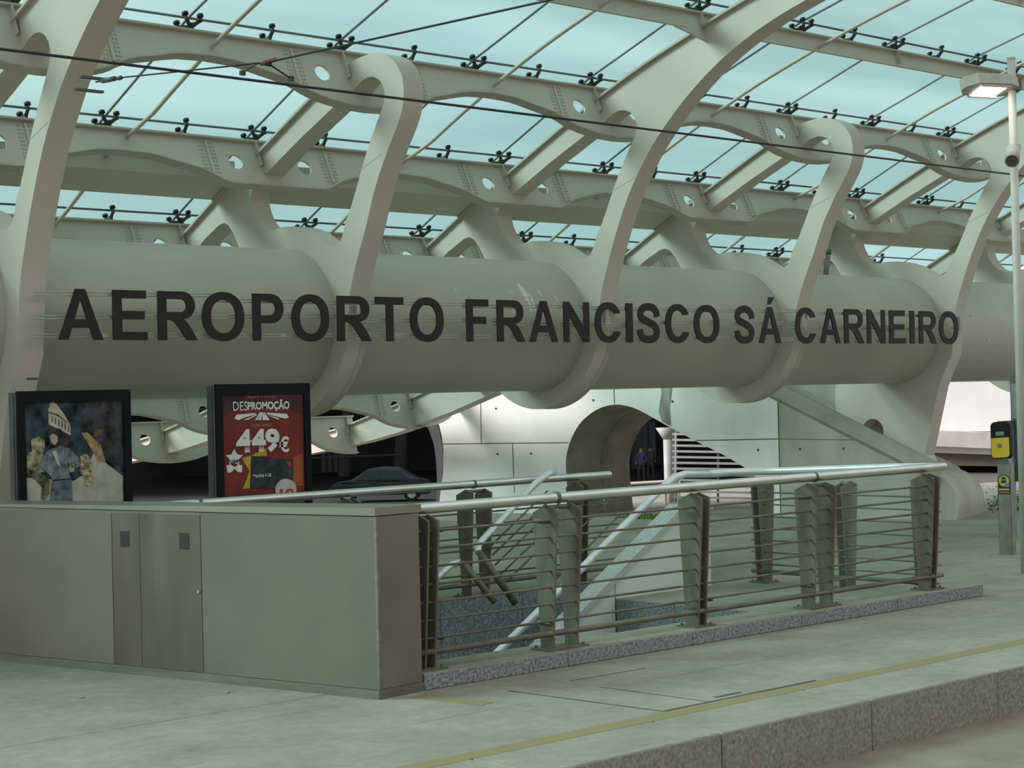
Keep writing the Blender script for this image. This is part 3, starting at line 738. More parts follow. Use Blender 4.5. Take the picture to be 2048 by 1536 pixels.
OPENS = spline(OPEN, 2)
wall = [(2.40,-.3),(2.40,1.64),(3.05,2.05),(3.8,2.15),(8.0,2.15),(8.0,1.9),(7.911,1.438),(7.833,1.28),(7.793,1.12),(7.772,.928),(7.79,.59),(7.87,.157),(7.95,-.3)]
# opening reaches the floor: make one outline around it
wall_o = [(2.40,-.3)] + wall[1:] + [(5.62,-.3)] + OPENS + [(2.62,-.3)]
bm = NB(); slab(bm, wall_o, [], wfn, 0, .32)
wb = struct(ob('wall_back', bm, CONC), 'pale board marked concrete wall with an arched opening behind the railings', 'wall')
LOC[wb.name] = Vector(wb.location)
# funnel lining of the opening
inn = [(3.8+(s-3.8)*.815, z*.91) for s, z in OPENS]
bm = NB(); n = len(OPENS)
def shell(bm, la, da, lb, db, th=.02):
    va = [bm.verts.new(wp(s, z, da)) for s, z in la]; vb = [bm.verts.new(wp(s, z, db)) for s, z in lb]
    for i in range(len(la)-1): bm.faces.new((va[i], va[i+1], vb[i+1], vb[i]))
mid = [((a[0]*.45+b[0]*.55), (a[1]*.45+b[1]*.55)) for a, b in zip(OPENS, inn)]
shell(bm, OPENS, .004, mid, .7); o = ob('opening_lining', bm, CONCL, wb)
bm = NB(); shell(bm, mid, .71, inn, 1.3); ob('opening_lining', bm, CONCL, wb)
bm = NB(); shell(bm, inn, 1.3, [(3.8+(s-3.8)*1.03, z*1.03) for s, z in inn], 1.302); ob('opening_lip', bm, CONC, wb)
# formwork joints and tie holes
bm = NB()
def jl(bm, s0, z0, s1, z1, w=.006):
    a, b = wp(s0, z0), wp(s1, z1); t = (b-a).normalized(); n2 = t.cross(wn)
    obox(bm, a, t, n2, wn, 0, (b-a).length, -w, w, -.002, .01)
jl(bm, 5.62, 1.02, 7.78, 1.018); jl(bm, 2.40, 1.045, 3.62, 1.035); jl(bm, 7.10, 1.02, 7.09, 2.0); jl(bm, 6.55, .3, 6.56, 1.02); jl(bm, 4.86, 1.57, 4.87, 2.1)
ob('formwork_joint', bm, JOINT, wb)
for s, z in ((6.823,.864),(6.25,.868),(6.829,1.531),(2.696,.899),(3.953,1.577),(5.2,1.62)):
    bm = NB(); tube(bm, [wp(s, z, -.003), wp(s, z, .02)], .018, 10); ob('tie_hole', bm, JOINT, wb)
bm = NB(); slab(bm, [(3.98,1.23),(3.99,1.5),(3.95,1.75),(3.98,2.1),(4.16,2.1),(4.12,1.7),(4.17,1.45),(4.12,1.30)], [], wfn, -.0008, .01); ob('damp_stain', bm, STAINC, wb)
# fin carrying the foot of the tall frame
finf = [(2.395,-.3),(2.395,1.60),(1.809,1.323),(1.138,.985),(.7,.745),(.34,.60),(.22,.56),(.10,.48),(.02,.36),(-.02,.22),(-.01,.08),(.04,-.06),(.10,-.3)]
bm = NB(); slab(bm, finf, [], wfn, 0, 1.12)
fin = struct(smooth_by_angle(ob('wall_fin', bm, CONCD), 30), 'darker concrete fin wall under the foot of the tall frame', 'wall'); LOC[fin.name] = Vector(fin.location)
bm = NB()
lo = [(2.9,1.86),(2.332,1.581),(1.809,1.323),(1.138,1.0),(.7,.73),(.3,.55)]; hi = [(2.75,2.09),(2.10,1.735),(1.671,1.494),(1.305,1.275),(1.029,1.085),(.698,.90),(.345,.723),(.0,.60)]
# strut: sloping concrete beam with chamfered face
sec = [(.0,-.06),(-.07,.0),(.18,.155),(.28,.15),(.62,-.02),(.80,.06),(.86,.11),(1.10,.03),(1.12,-.10)]     # (offset along wn, height above lower edge line)
a0, a1 = (3.6, 2.205), (.24, .525)
va, vb = [], []
for off, h in sec:
    va.append(bm.verts.new(wp(a0[0], a0[1]+h, off))); vb.append(bm.verts.new(wp(a1[0], a1[1]+h, off)))
ns = len(sec)
for i in range(ns): bm.faces.new((va[i], va[(i+1) % ns], vb[(i+1) % ns], vb[i]))
bm.faces.new(va); bm.faces.new(vb[::-1])
ob('sloping_strut', bm, mat('strut_concrete', (.40, .385, .315), .85, 0, .1, 3, .15, .1), fin)
bm = NB(); v = [bm.verts.new(wp(*p)) for p in ((3.6,2.1,.90),(1.25,.9,.90),(1.25,.9,1.2),(3.6,2.1,1.2),(3.6,2.72,.90),(1.25,1.56,.90),(1.25,1.56,1.2),(3.6,2.72,1.2))]
for f in ((0,1,2,3),(4,5,6,7),(0,1,5,4),(1,2,6,5),(2,3,7,6),(3,0,4,7)): bm.faces.new([v[i] for i in f])
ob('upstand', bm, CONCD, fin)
bm = NB(); jl(bm, 2.39, -.2, 2.39, 1.59, .005); jl(bm, 1.15, 1.02, 2.39, 1.045, .004); ob('formwork_joint', bm, JOINT, fin)
for s, z in ((2.095,.909),(1.488,.912)):
    bm = NB(); tube(bm, [wp(s, z, -.003), wp(s, z, .02)], .018, 10); ob('tie_hole', bm, JOINT, fin)

# passage behind the opening: column, louvre rail, handrail
c0 = uw(1337, 870, 2.6)
root = thing('passage_column', 'white round column seen through the arched opening', 'column', (c0.x, c0.y, -1.2))
bm = NB(); tube(bm, [(c0.x, c0.y, -1.2), (c0.x, c0.y, 1.15)], .085, 14); ob('shaft', bm, mat('white_paint', (.40, .385, .375), .5), root, True)
bm = NB(); tube(bm, [(c0.x, c0.y, .98), (c0.x, c0.y, 1.16)], .085, 14, r2=.20); ob('capital', bm, mat('white_paint', (.40, .385, .375), .5), root, True)
lv = thing('louvre_screen', 'screen of white horizontal louvres beside the column in the arched opening', 'louvre', uw(1400, 1000, 2.4))
for j in range(15):
    y = 868+j*11.5
    a = uw(1346, y, 2.4); b = uw(1560, y+3, 2.4)
    t = (b-a).normalized(); bm = NB(); obox(bm, a, t, wn, Vector((0,0,1)), 0, (b-a).length, -.03, .03, -.016, .016)
    ob('slat', bm, mat('white_slat', (.33, .31, .31), .6), lv)
for x in (1352, 1436, 1520):
    bm = NB(); tube(bm, [uw(x, 862, 2.5), uw(x, 1035, 2.5)], .018, 8); ob('upright', bm, mat('white_slat', (.33, .31, .31), .6), lv, True)
bm = NB(); a = uw(1258, 967, 2.2); b = uw(1330, 963, 2.2); tube(bm, [a, b], .022, 8); tube(bm, [a-Vector((0,0,.09)), b-Vector((0,0,.09))], .015, 8)
tube(bm, [a, a-Vector((0,0,a.z))], .02, 8); tube(bm, [b, b-Vector((0,0,b.z))], .02, 8)
tag(ob('passage_handrail', bm, mat('red_white_rail', (.6, .48, .46), .5)), 'pale reddish handrail at the bottom of the arched opening', 'handrail')
# grass patch at the base
g0 = uw(1300, 1036, -.5); bm = NB()
for i in range(260):
    p = Vector((g0.x+random.uniform(-.25, .25), g0.y+random.uniform(-.45, .45), .0)); h = random.uniform(.03, .075); w = .008; dx, dy = random.uniform(-.02, .02), random.uniform(-.02, .02)
    bm.faces.new([bm.verts.new(p+Vector((-w, w, 0))), bm.verts.new(p+Vector((w, -w, 0))), bm.verts.new(p+Vector((dx, dy, h)))])
o = tag(ob('grass', bm, mat('grass_green', (.14, .25, .05), .9)), 'small patch of green grass at the foot of the concrete wall', 'grass'); o['kind'] = 'stuff'
# shrubs at the right
bm = NB(); g0 = uz(2012, 1026)
for i in range(420):
    p = Vector((g0.x+random.gauss(.25, .30), g0.y+random.gauss(.12, .10), random.uniform(.0, .20)+(.2*random.random() if i % 4 == 0 else 0))); s = random.uniform(.015, .035)
    v = [bm.verts.new(p+Vector((random.uniform(-s, s), random.uniform(-s, s), random.uniform(-s, s)))) for _ in range(3)]; bm.faces.new(v)
o = tag(ob('shrub', bm, mat('shrub_green', (.10, .13, .05), .9, 0, .3, 20)), 'low dark shrub behind the yellow ticket validator post', 'plant')

# bright distant wall at right with ledge and a black sheet for the gap's shade
bp = uw(1850, 862, 13.0); root = thing('wall_distant', 'bright white concrete wall with a rounded ledge far behind at the right', 'wall', (bp.x, bp.y, .9)); root['kind'] = 'structure'
def uw_strip(name, pa, pb, off0, off1, m):
    bm = NB(); q = [uw(*p, off0) for p in pa+pb[::-1]]; q2 = [p+wn*(off1-off0) for p in q]
    v = [bm.verts.new(p) for p in q]; v2 = [bm.verts.new(p) for p in q2]; n2 = len(v); bm.faces.new(v); bm.faces.new(v2[::-1])
    for i in range(n2): bm.faces.new((v[i], v[(i+1) % n2], v2[(i+1) % n2], v2[i]))
    return ob(name, bm, m, root)
uw_strip('wall_panel', [(1760, 700), (2140, 690)], [(1760, 861), (2140, 864)], 13.0, 13.6, mat('distant_concrete', (.60, .59, .585), .85, 0, .03, 1.5, col2=(.56, .55, .54)))
uw_strip('ledge', [(1780, 858), (2140, 872)], [(1780, 889), (2140, 903)], 12.6, 13.2, mat('grey_pink_ledge', (.42, .38, .36), .85, 0, .08, 3))  # ledge in a darker pinkish grey than the wall
uw_strip('ledge_underside', [(1780, 884), (2140, 899)], [(1780, 902), (2140, 915)], 12.85, 13.3, CONC)
uw_strip('lintel', [(1780, 901), (2140, 914)], [(1780, 930), (2140, 934)], 13.1, 13.6, mat('brown_lintel', (.20, .175, .14), .85))
uw_strip('gap_shade_sheet', [(1780, 926), (2140, 930)], [(1780, 1080), (2140, 1080)], 13.5, 13.8, BLACK)

# =================================================================== POSTER LIGHT BOXES
def lightbox(px0, px1, ztop, label):
    Yp = 12.0; x0 = uy(px0, 780, Yp).x; x1 = uy(px1, 780, Yp).x
    root = thing('poster_box', label, 'poster', ((x0+x1)/2, Yp+.06, 0))
    bm = NB(); box(bm, x0+.003, x1-.003, Yp+.03, Yp+.145, .0, ztop-.008); ob('housing', bm, MIDGREY, root)
    fw = .062
    for nm, a in (('frame_left', (x0, x0+fw, .0, ztop)), ('frame_right', (x1-fw, x1, .0, ztop)), ('frame_top', (x0+fw, x1-fw, ztop-.085, ztop)), ('frame_bottom', (x0+fw, x1-fw, 0, .22))):
        bm = NB(); box(bm, a[0], a[1], Yp, Yp+.03, a[2], a[3]); ob('frame_bar', bm, BLACK, root)
    bm = NB(); box(bm, x0+.02, x0+.05, Yp+.03, Yp+.16, 0, ztop-.03); 
    bm.free()
    bm = NB(); box(bm, x0-.01, x0+.006, Yp+.05, Yp+.12, 0, ztop-.012); ob('side_rail', bm, DKGREY, root)
    return root, x0+fw, x1-fw, Yp+.020, ztop-.085
def flat(root, name, poly, y, m, parent=None, d=.0012):
    bm = NB(); slab(bm, poly, [], lambda u, v, dd: Vector((u, dd, v)), y, y+d); return ob(name, bm, m, parent or root)
def pm(name, c, var=.25, scale=9): return mat('print_'+name, c, .6, 0, var, scale, .2)
# left: generic city scene with a figure in a grey suit
root, xa, xb, yp, zt = lightbox(34, 261, 1.819, 'black framed poster box with a smoky city scene and a figure in a grey suit')
Wd = xb-xa
def L(px, py): p = uy(px, py, 12.0); return (p.x, p.z)
sheet = flat(root, 'print_sheet', [(xa, .22), (xb, .22), (xb, zt), (xa, zt)], yp, pm('dusk_teal', (.045, .075, .085), .5, 8))
sx, sy = 280/1720, 250/1536
def Z(x, y): return L(10+x*sx, 760+y*sy)
def art(name, pts, c, lay, var=.25, scale=14): flat(root, name, [Z(*p) for p in pts], yp-.0014*lay, pm(name, c, var, scale), sheet)
art('smoke', [(950,240),(1450,240),(1450,1180),(1250,1100),(1180,900),(960,640)], (.055, .055, .06), 1, .5, 10)
art('pale_ground', [(280,1200),(860,1240),(1000,1150),(1100,900),(960,640),(1010,660),(1180,820),(1230,1000),(1460,1180),(1470,1700),(290,1700)], (.47, .46, .36), 2, .15, 8)
art('fire_glow', [(955,660),(1020,640),(1190,800),(1250,1010),(1150,1000),(1080,860)], (.40, .27, .13), 3, .35, 14)
art('fire_edge', [(1100,600),(1230,610),(1190,700),(1100,700)], (.22, .11, .06), 4, .4, 14)
art('cream_tower', [(545,340),(550,545),(820,680),(815,560),(740,420),(640,290),(570,250),(560,330)], (.50, .47, .33), 3, .12, 10)
for j in range(6): art('tower_window', [(585+40*j,440+22*j),(600+40*j,448+22*j),(600+40*j,520+24*j),(585+40*j,512+24*j)], (.12, .12, .10), 4)
art('tower_band', [(545,385),(660,420),(780,520),(780,535),(655,440),(545,405)], (.13, .12, .08), 4)
art('bystander', [(330,740),(420,690),(500,740),(500,830),(470,900),(560,1100),(430,1150),(280,1090),(280,900),(345,880)], (.36, .33, .21), 4, .5, 22)
art('debris', [(285,1100),(420,1130),(560,1230),(560,1380),(500,1490),(450,1450),(470,1320),(380,1220),(280,1170)], (.15, .14, .08), 5, .7, 26)
art('hair', [(530,620),(600,580),(690,600),(780,700),(790,790),(700,830),(560,800),(545,700)], (.055, .045, .045), 5, .4, 20)
art('face', [(560,690),(600,655),(655,690),(660,750),(625,800),(580,770)], (.45, .36, .29), 6, .12)
art('suit_jacket', [(520,880),(600,840),(700,810),(800,840),(920,960),(940,1060),(860,1090),(780,1010),(800,1160),(830,1220),(600,1240),(560,1170),(430,1060),(470,960)], (.20, .225, .25), 6, .3, 18)
art('shirt', [(590,880),(640,860),(690,1080),(640,1010)], (.50, .50, .45), 7, .1)
art('skirt', [(590,1230),(830,1210),(850,1700),(540,1700)], (.16, .18, .19), 6, .3, 18)
art('gilded_rubble', [(930,940),(1000,900),(1060,960),(1090,1100),(1100,1230),(1040,1310),(1000,1300),(990,1200),(920,1130),(940,1050)], (.34, .30, .18), 7, .8, 34)
art('gilded_rubble_small', [(800,1020),(860,1030),(860,1120),(790,1140)], (.36, .31, .17), 7, .8, 34)
# right: red promotion poster
root2, xa, xb, yp, zt = lightbox(432, 620, 1.848, 'black framed red poster box advertising DESPROMOÇÃO 449€')
pr2 = flat(root2, 'print_sheet', [(xa, .22), (xb, .22), (xb, zt), (xa, zt)], yp, mat('print_red', (.20, .035, .028), .6, 0, .12, 3, .2))
s2x, s2y = 230/1413, 250/1536
def Z2(x, y): return L(410+x*s2x, 760+y*s2y)
def art2(name, pts, c, lay, var=.08, scale=12): return flat(root2, name, [Z2(*p) for p in pts], yp-.0014*lay, pm('r_'+name, c, var, scale), pr2)
art2('dark_header', [(215,150),(1200,150),(1205,420),(1000,330),(400,330),(225,480)], (.07, .035, .033), 1, .2, 6)
art2('yellow_flash', [(465,960),(580,930),(760,840),(780,930),(580,945),(570,1330),(480,1340),(560,1120)], (.52, .36, .035), 2)
art2('orange_panel', [(1100,950),(1215,900),(1225,1300),(1100,1300)], (.42, .10, .035), 1)
art2('dark_product', [(580,930),(1100,985),(1100,1260),(900,1330),(565,1330)], (.040, .052, .052), 3, .3, 12)
art2('product_shade', [(330,1440),(450,1410),(1230,1390),(1230,1505),(400,1510)], (.055, .065, .065), 3, .2)
art2('red_dot', [(1015,1005),(1060,1000),(1075,1050),(1050,1075)], (.5, .06, .05), 4)
WHT = (.72, .73, .66)
art2('ray_left', [(375,470),(400,425),(620,405),(650,420),(520,455),(420,495)], WHT, 3)
art2('ray_left_thin', [(490,490),(640,425),(655,430),(540,490)], WHT, 3)
art2('ray_right', [(770,400),(1020,415),(1045,460),(1000,475),(900,450),(780,420)], WHT, 3)
art2('ray_right_thin', [(780,430),(925,470),(915,490),(890,480)], WHT, 3)
for j, a in enumerate((-50, -20, 20, 50)):
    cx = 710+j*14-20; art2('burst', [(cx-8,400),(cx+10,395),(cx+a+22,490),(cx+a-16,497)], WHT, 4)
star = []
for i in range(10):
    a = PI/2+i*PI/5; r = 112 if i % 2 == 0 else 58; star.append((372+r*math.cos(a), 960-r*math.sin(a)))
art2('star', star, WHT, 4)
art2('star_ribbon', [(275,1050),(330,1040),(375,1070),(420,1040),(470,1050),(465,1135),(410,1130),(375,1090),(345,1130),(290,1145)], WHT, 4)
cpt = [(1005+130*math.cos(i*PI/20), 1345-130*math.sin(i*PI/20)) for i in range(40)]
art2('white_disc', cpt, (.50, .50, .45), 5)
def text(s, x0, x1, y0, y1, c, lay, bold=0.0, shear=0):
    cu = bpy.data.curves.new('t', 'FONT'); cu.body = s; cu.size = 1.0; cu.offset = bold; cu.resolution_u = 3; cu.shear = shear
    to = bpy.data.objects.new('t', cu); C.objects.link(to); dg = bpy.context.evaluated_depsgraph_get()
    me = bpy.data.meshes.new_from_object(to.evaluated_get(dg)); bpy.data.objects.remove(to)
    xs = [v.co.x for v in me.vertices]; zs = [v.co.y for v in me.vertices]
    A = Z2(x0, y1); B = Z2(x1, y0)
    for v in me.vertices:
        u = (v.co.x-min(xs0))/(max(xs0)-min(xs0)) if False else (v.co.x-min(xs))/(max(xs)-min(xs)); w = (v.co.y-min(zs))/(max(zs)-min(zs))
        v.co = Vector((A[0]+(B[0]-A[0])*u, yp-.0014*lay, A[1]+(B[1]-A[1])*w))
    b = NB(); b.from_mesh(me); bmesh.ops.solidify(b, geom=list(b.faces), thickness=.0008) if False else None
    return ob('poster_text', b, pm('text'+str(c), c, .03), pr2)
text('DES', 360, 535, 262, 380, WHT, 3, 0); text('PROMOÇÃO', 540, 1050, 235, 392, WHT, 3, .035)
text('449', 395, 925, 590, 908, WHT, 5, .045); text('€', 925, 1045, 690, 892, WHT, 5, .03)
text('Agora a preço', 530, 880, 185, 232, (.40, .22, .18), 3); text('ACER ASPIRE', 595, 830, 535, 575, (.42, .24, .20), 3)
text('599€', 318, 425, 975, 1030, (.05, .05, .05), 6, .01); text('Memória 4 GB', 605, 825, 1145, 1200, WHT, 5, .015)
text('10', 930, 1105, 1330, 1450, (.5, .05, .04), 6, .04)
art2('strike', [(325,1025),(430,975),(432,985),(327,1035)], (.05, .05, .05), 7)

# =================================================================== VALIDATOR, LAMP POST, PANEL POST
vb = uz(2016, 1108); vx, vy = vb.x, vb.y
v = thing('ticket_validator', 'yellow and black ticket validator on a grey steel post', 'validator', (vx, vy, 0))
VF, VS = Vector((-.97, -.243, 0)), Vector((.243, -.97, 0))
def VP(u, w_, d): return Vector((vx, vy, w_))+VS*u+VF*d
bm = NB(); slab(bm, [(-.066,-.066),(.066,-.066),(.066,.066),(-.066,.066)], [], lambda u, d, w_: VP(u, w_, d), 0, .905); bmesh.ops.bevel(bm, geom=[e for e in bm.edges if abs(e.verts[0].co.z-e.verts[1].co.z) > .5], offset=.008, segments=2, affect='EDGES'); ob('post', bm, mat('validator_post_grey', (.25, .245, .215), .45, .4, .12, 9), v)
bm = NB(); slab(bm, [(-.055,.90),(.06,.90),(.11,.985),(.02,1.0)], [], lambda d, w_, u: VP(u, w_, d), -.055, .055); ob('neck', bm, MIDGREY, v)
vaz = (Vector((0, 0, 1))*math.cos(.14)+VS*(-.055)-VF*math.sin(.14)).normalized(); vax = (VS-vaz*VS.dot(vaz)).normalized(); vn = vax.cross(vaz).normalized()
if vn.dot(VF) < 0: vn = -vn
ho = VP(-.005, .965, .12)
def rrect(w, h0, h1, r, top, bot):
    pts = []
    for (cx, cy, a0, rr, on) in ((w/2, h1, 0, r, top), (-w/2, h1, 90, r, top), (-w/2, h0, 180, r, bot), (w/2, h0, 270, r, bot)):
        sx_ = -1 if cx > 0 else 1; sy_ = -1 if cy == h1 else 1
        if on: pts += [(cx+sx_*rr+rr*math.cos(math.radians(a0+15*i)), cy+sy_*rr+rr*math.sin(math.radians(a0+15*i))) for i in range(7)]
        else: pts.append((cx, cy))
    return pts
def head(name, pts, d0, d1, m, par):
    bm = NB(); slab(bm, pts, [], lambda u, w_, d: ho+vax*u+vaz*w_+vn*d, d0, d1); return ob(name, bm, m, par)
head('head_body', rrect(.195, -.005, .362, .045, True, True), -.075, .0, BLACK, v)
head('yellow_face', rrect(.178, .002, .200, .035, False, True), 0, .012, mat('yellow_plastic', (.50, .36, .012), .4, 0, .05, 6), v)
head('black_face', rrect(.185, .200, .357, .045, True, False), 0, .010, BLACK, v)
head('screen', rrect(.085, .222, .262, .006, True, True), .009, .013, mat('lcd_grey', (.13, .19, .16), .3), v)
head('sensor', circ(-.008, .120, .023, 16), .011, .016, DKGREY, v)
def stick(name, pts, lay, m):
    bm = NB(); slab(bm, pts, [], lambda u, w_, d: VP(u, w_, d), .0655+.001*lay, .0675+.001*lay); return ob(name, bm, m, v)
SBL = mat('sticker_black', (.03, .03, .03), .5); SYE = mat('sticker_yellow', (.48, .39, .04), .5); SBU = mat('sticker_blue', (.05, .22, .45), .5)
stick('sticker', circ(0, .735, .062, 24), 0, SBL); stick('sticker_base', [(-.062,.60),(.062,.60),(.062,.735),(-.062,.735)], 0, SBL)
stick('sticker_disc', circ(0, .733, .054, 24), 1, SYE); stick('sticker_icon', [(-.028,.712),(.022,.712),(.016,.772),(-.020,.772)], 2, SBL)
stick('sticker_hand', circ(.034, .690, .022, 12), 2, SBU); stick('sticker_text', [(-.054,.640),(.054,.640),(.054,.656),(-.054,.656)], 1, SYE); stick('sticker_text', [(-.054,.616),(.054,.616),(.054,.623),(-.054,.623)], 1, SYE)
stick('sticker_icon_window', [(-.016,.735),(.010,.735),(.010,.752),(-.016,.752)], 3, SBU)
bm = NB(); obox(bm, VP(0, 0, 0), VS, VF, Vector((0,0,1)), .0655, .068, -.01, .012, .60, .615); ob('post_slot', bm, DKGREY, v)

lp = uy(2038, 700, 8.5); lx, ly = lp.x, lp.y
lm = thing('lamp_post', 'pale lamp post at the right edge with a lit floodlight head', 'lamp', (lx, ly, 0))
bm = NB(); tube(bm, [(lx, ly, 0), (lx, ly, 4.60)], .036, 14); ob('pole', bm, mat('pale_pole_paint', (.46, .46, .40), .5), lm, True)
bm = NB(); tube(bm, [(lx, ly, 4.60), (lx, ly, 4.615)], .038, 14); ob('pole_cap', bm, FLANGE, lm)
LG = mat('lamp_housing_grey', (.40, .40, .35), .5)
la = Vector((-.93, .36, .0)).normalized(); lb = Vector((la.y, -la.x, 0)); lo_ = Vector((lx, ly, 4.335)); tl_ = math.radians(15); lu = Vector((0,0,1))*math.cos(tl_)+lb*math.sin(tl_); lb = lb*math.cos(tl_)-Vector((0,0,1))*math.sin(tl_)
hd = NB(); prof_ = [(.0,-.10),(.10,-.14),(.44,-.13),(.52,-.04),(.52,.04),(.44,.13),(.10,.14),(.0,.10)]
slab(hd, prof_, [], lambda u, w_, d: lo_+la*u+lb*w_+lu*d, -.02, .075); head_o = ob('lamp_head', hd, LG, lm)
bm = NB(); slab(bm, [(.12,-.10),(.36,-.10),(.36,.09),(.12,.09)], [], lambda u, w_, d: lo_+la*u+lb*w_+lu*d, -.032, -.019); ob('lamp_lens', bm, emit('lamp_light', (1, .93, .84), 14), lm)
bm = NB(); slab(bm, [(.10,-.12),(.40,-.12),(.40,-.105),(.10,-.105)], [], lambda u, w_, d: lo_+la*u+lb*w_+lu*d, -.045, -.019); slab(bm, [(.10,.10),(.40,.10),(.40,.12),(.10,.12)], [], lambda u, w_, d: lo_+la*u+lb*w_+lu*d, -.045, -.019); ob('lens_bezel', bm, FLANGE, lm)
bm = NB(); c = Vector((lx, ly, 4.36)); obox(bm, c, la, lb, Vector((0,0,1)), -.07, .02, -.05, .05, -.05, .05); ob('mount_bracket', bm, DKGREY, lm)
# horn speaker on the same post
spk = thing('loudspeaker', 'grey cylindrical loudspeaker clamped to the lamp post', 'speaker', (lx-.1, ly, 3.7))
p0 = uy(2026, 300, 8.47); p1 = uy(2015, 330, 8.40); dsp = (p1-p0).normalized(); p1 = p0+dsp*.20+Vector((0,-.03,0))
bm = NB(); tube(bm, [p0, p1], .062, 18, r2=.066); ob('speaker_body', bm, mat('speaker_grey', (.38, .36, .31), .5), spk, True)
bm = NB(); dd = (p1-p0).normalized(); tube(bm, [p1-dd*.004, p1+dd*.003], .055, 18); ob('speaker_grille', bm, mat('dark_grille', (.09, .085, .075), .7), spk)
bm = NB(); box(bm, lx-.06, lx+.045, ly-.045, ly+.045, p0.z+.0, p0.z+.055); ob('speaker_clamp', bm, LG, spk)
# cable band and dark information post behind the validator
bm = NB(); q0 = uy(2036, 850, 10.6); xq = q0.x
ip = thing('information_post', 'dark grey post with a box at the right edge behind the validator', 'post', (xq, 10.6, 0))
a = uy(2030, 840, 10.6); b = uy(2046, 962, 10.6); box(bm, a.x, b.x, 10.57, 10.65, b.z, uy(2030, 750, 10.6).z); ob('post_bar', bm, DKGREY, ip)
bm = NB(); a = uy(2022, 767, 10.58); b = uy(2044, 836, 10.58); box(bm, a.x, b.x, 10.5, 10.58, b.z, a.z); ob('post_box', bm, MIDGREY, ip)
bm = NB(); a = uy(2010, 842, 10.6); b = uy(2034, 930, 10.6); box(bm, a.x, b.x, 10.62, 10.70, 0, a.z); ob('post_body', bm, MIDGREY, ip)

# =================================================================== OVERHEAD WIRES
YW = 9.0
za = uy(1024, 228, YW).z; zw = uy(0, 98, YW).z
wr = thing('contact_wire', 'thick black tram contact wire crossing the picture from the left edge', 'wire', (8, YW, zw))
bm = NB(); tube(bm, [(1.0, YW, zw), (24.0, YW, uy(2048, 352, YW).z+.002)], .0088, 8); ob('wire', bm, mat('wire_black', (.03, .03, .03), .5, .3), wr, True)
A = Vector((XF[1]+.12, 11.66, ux(190, 163, XF[1]).z)); A = ux(192, 164, XF[1]+.2)
B = uy(538, 124, YW); Cc = uy(1100, 0, 6.6); D = Cc+(Cc-B)*.9
sw = thing('span_wire', 'thin black span wire rising from the left frame to the top of the picture', 'wire', B)
bm = NB(); tube(bm, [A, uy(245, 155, 11.2), B], .006, 6); tube(bm, [B, Cc, D], .0065, 6); ob('wire', bm, mat('wire_black', (.03, .03, .03), .5, .3), sw, True)
bm = NB(); u1 = uy(205, 162, 11.45); u2 = uy(230, 157, 11.27); tube(bm, [u1, u2], .018, 10); tube(bm, [uy(236,157,11.23), uy(243,155,11.2)], .016, 8); ob('insulator', bm, DKGREY, sw, True)
bm = NB()
for yy in (153, 178):
    p = ux(163 if yy == 153 else 152, yy, XF[1]); box(bm, XF[1]-.004, XF[1]+T+.006, p.y-.012, p.y+.03, p.z-.009, p.z+.009)
ob('frame_clamp', bm, DKGREY, sw)
bm = NB(); tube(bm, [uy(522,128,YW), uy(536,123,YW), uy(552,119,YW)], .014, 8); ob('clamp', bm, mat('rusty_copper', (.20, .11, .05), .6, .3), sw, True)
bm = NB(); tube(bm, [uy(530,126,YW), uy(541,128,YW)], .017, 8); tube(bm, [uy(532,128,YW), uy(516,127,YW), uy(490,142,YW)], .004, 6); tube(bm, [uy(541,130,YW), uy(580,156,YW)], .006, 6)
for px, py in ((485,146),(582,157)):
    c = uy(px, py, YW); box(bm, c.x-.016, c.x+.016, YW-.012, YW+.012, c.z-.014, c.z+.014)
ob('dropper', bm, CLAMP, sw)

# =================================================================== FAR BACKGROUND
ter = thing('terminal_building', 'dark shaded terminal frontage far behind under the roof', 'building', (60, 75, -2.55))
def far_pt(x, y, D): return CAM+ray(x, y)*D
fx = Vector((rt_.x, rt_.y, 0)).normalized(); fd = Vector((fx.y*-1, fx.x, 0))
oF = far_pt(600, 805, 105); oF.z = -2.55
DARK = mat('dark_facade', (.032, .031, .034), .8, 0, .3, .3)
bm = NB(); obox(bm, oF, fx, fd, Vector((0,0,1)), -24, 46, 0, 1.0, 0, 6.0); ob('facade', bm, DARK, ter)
bm = NB(); obox(bm, oF, fx, fd, Vector((0,0,1)), -24, 46, -24, .0, 6.0, 6.5); ob('shade_roof_slab', bm, DARK, ter)  # hidden roof slab added this deep to shade the street and car
for px, lean in ((690, .35), (800, .35), (1010, .2), (1275, .1)):
    b0 = far_pt(px, 805, 100); b0.z = -2.55
    bm = NB(); tube(bm, [b0-fx*.15, b0+fx*lean+Vector((0,0,6.0))], .34, 12); ob('column', bm, mat('grey_column', (.13, .12, .117), .8), ter, True)
for px in (640, 652, 664):
    b0 = far_pt(px, 805, 103); b0.z = -2.4
    bm = NB(); obox(bm, b0, fx, fd, Vector((0,0,1)), 0, .25, 0, .1, 0, 2.6); ob('window_mullion', bm, mat('grey_column', (.13, .12, .117), .8), ter)
bm = NB(); a = far_pt(620, 916, 98); b = far_pt(800, 909, 98); tube(bm, [a, b], .06, 6); ob('far_rail', bm, mat('grey_column', (.13, .12, .117), .8), ter)
for px, w in ((1268, .9), (1293, .5)):
    a = far_pt(px, 880, 103); bm = NB(); obox(bm, a, fx, fd, Vector((0,0,1)), 0, w, -.3, 0, -1.0, 1.1); ob('window', bm, mat('blue_grey_glass', (.10, .12, .14), .3), ter)
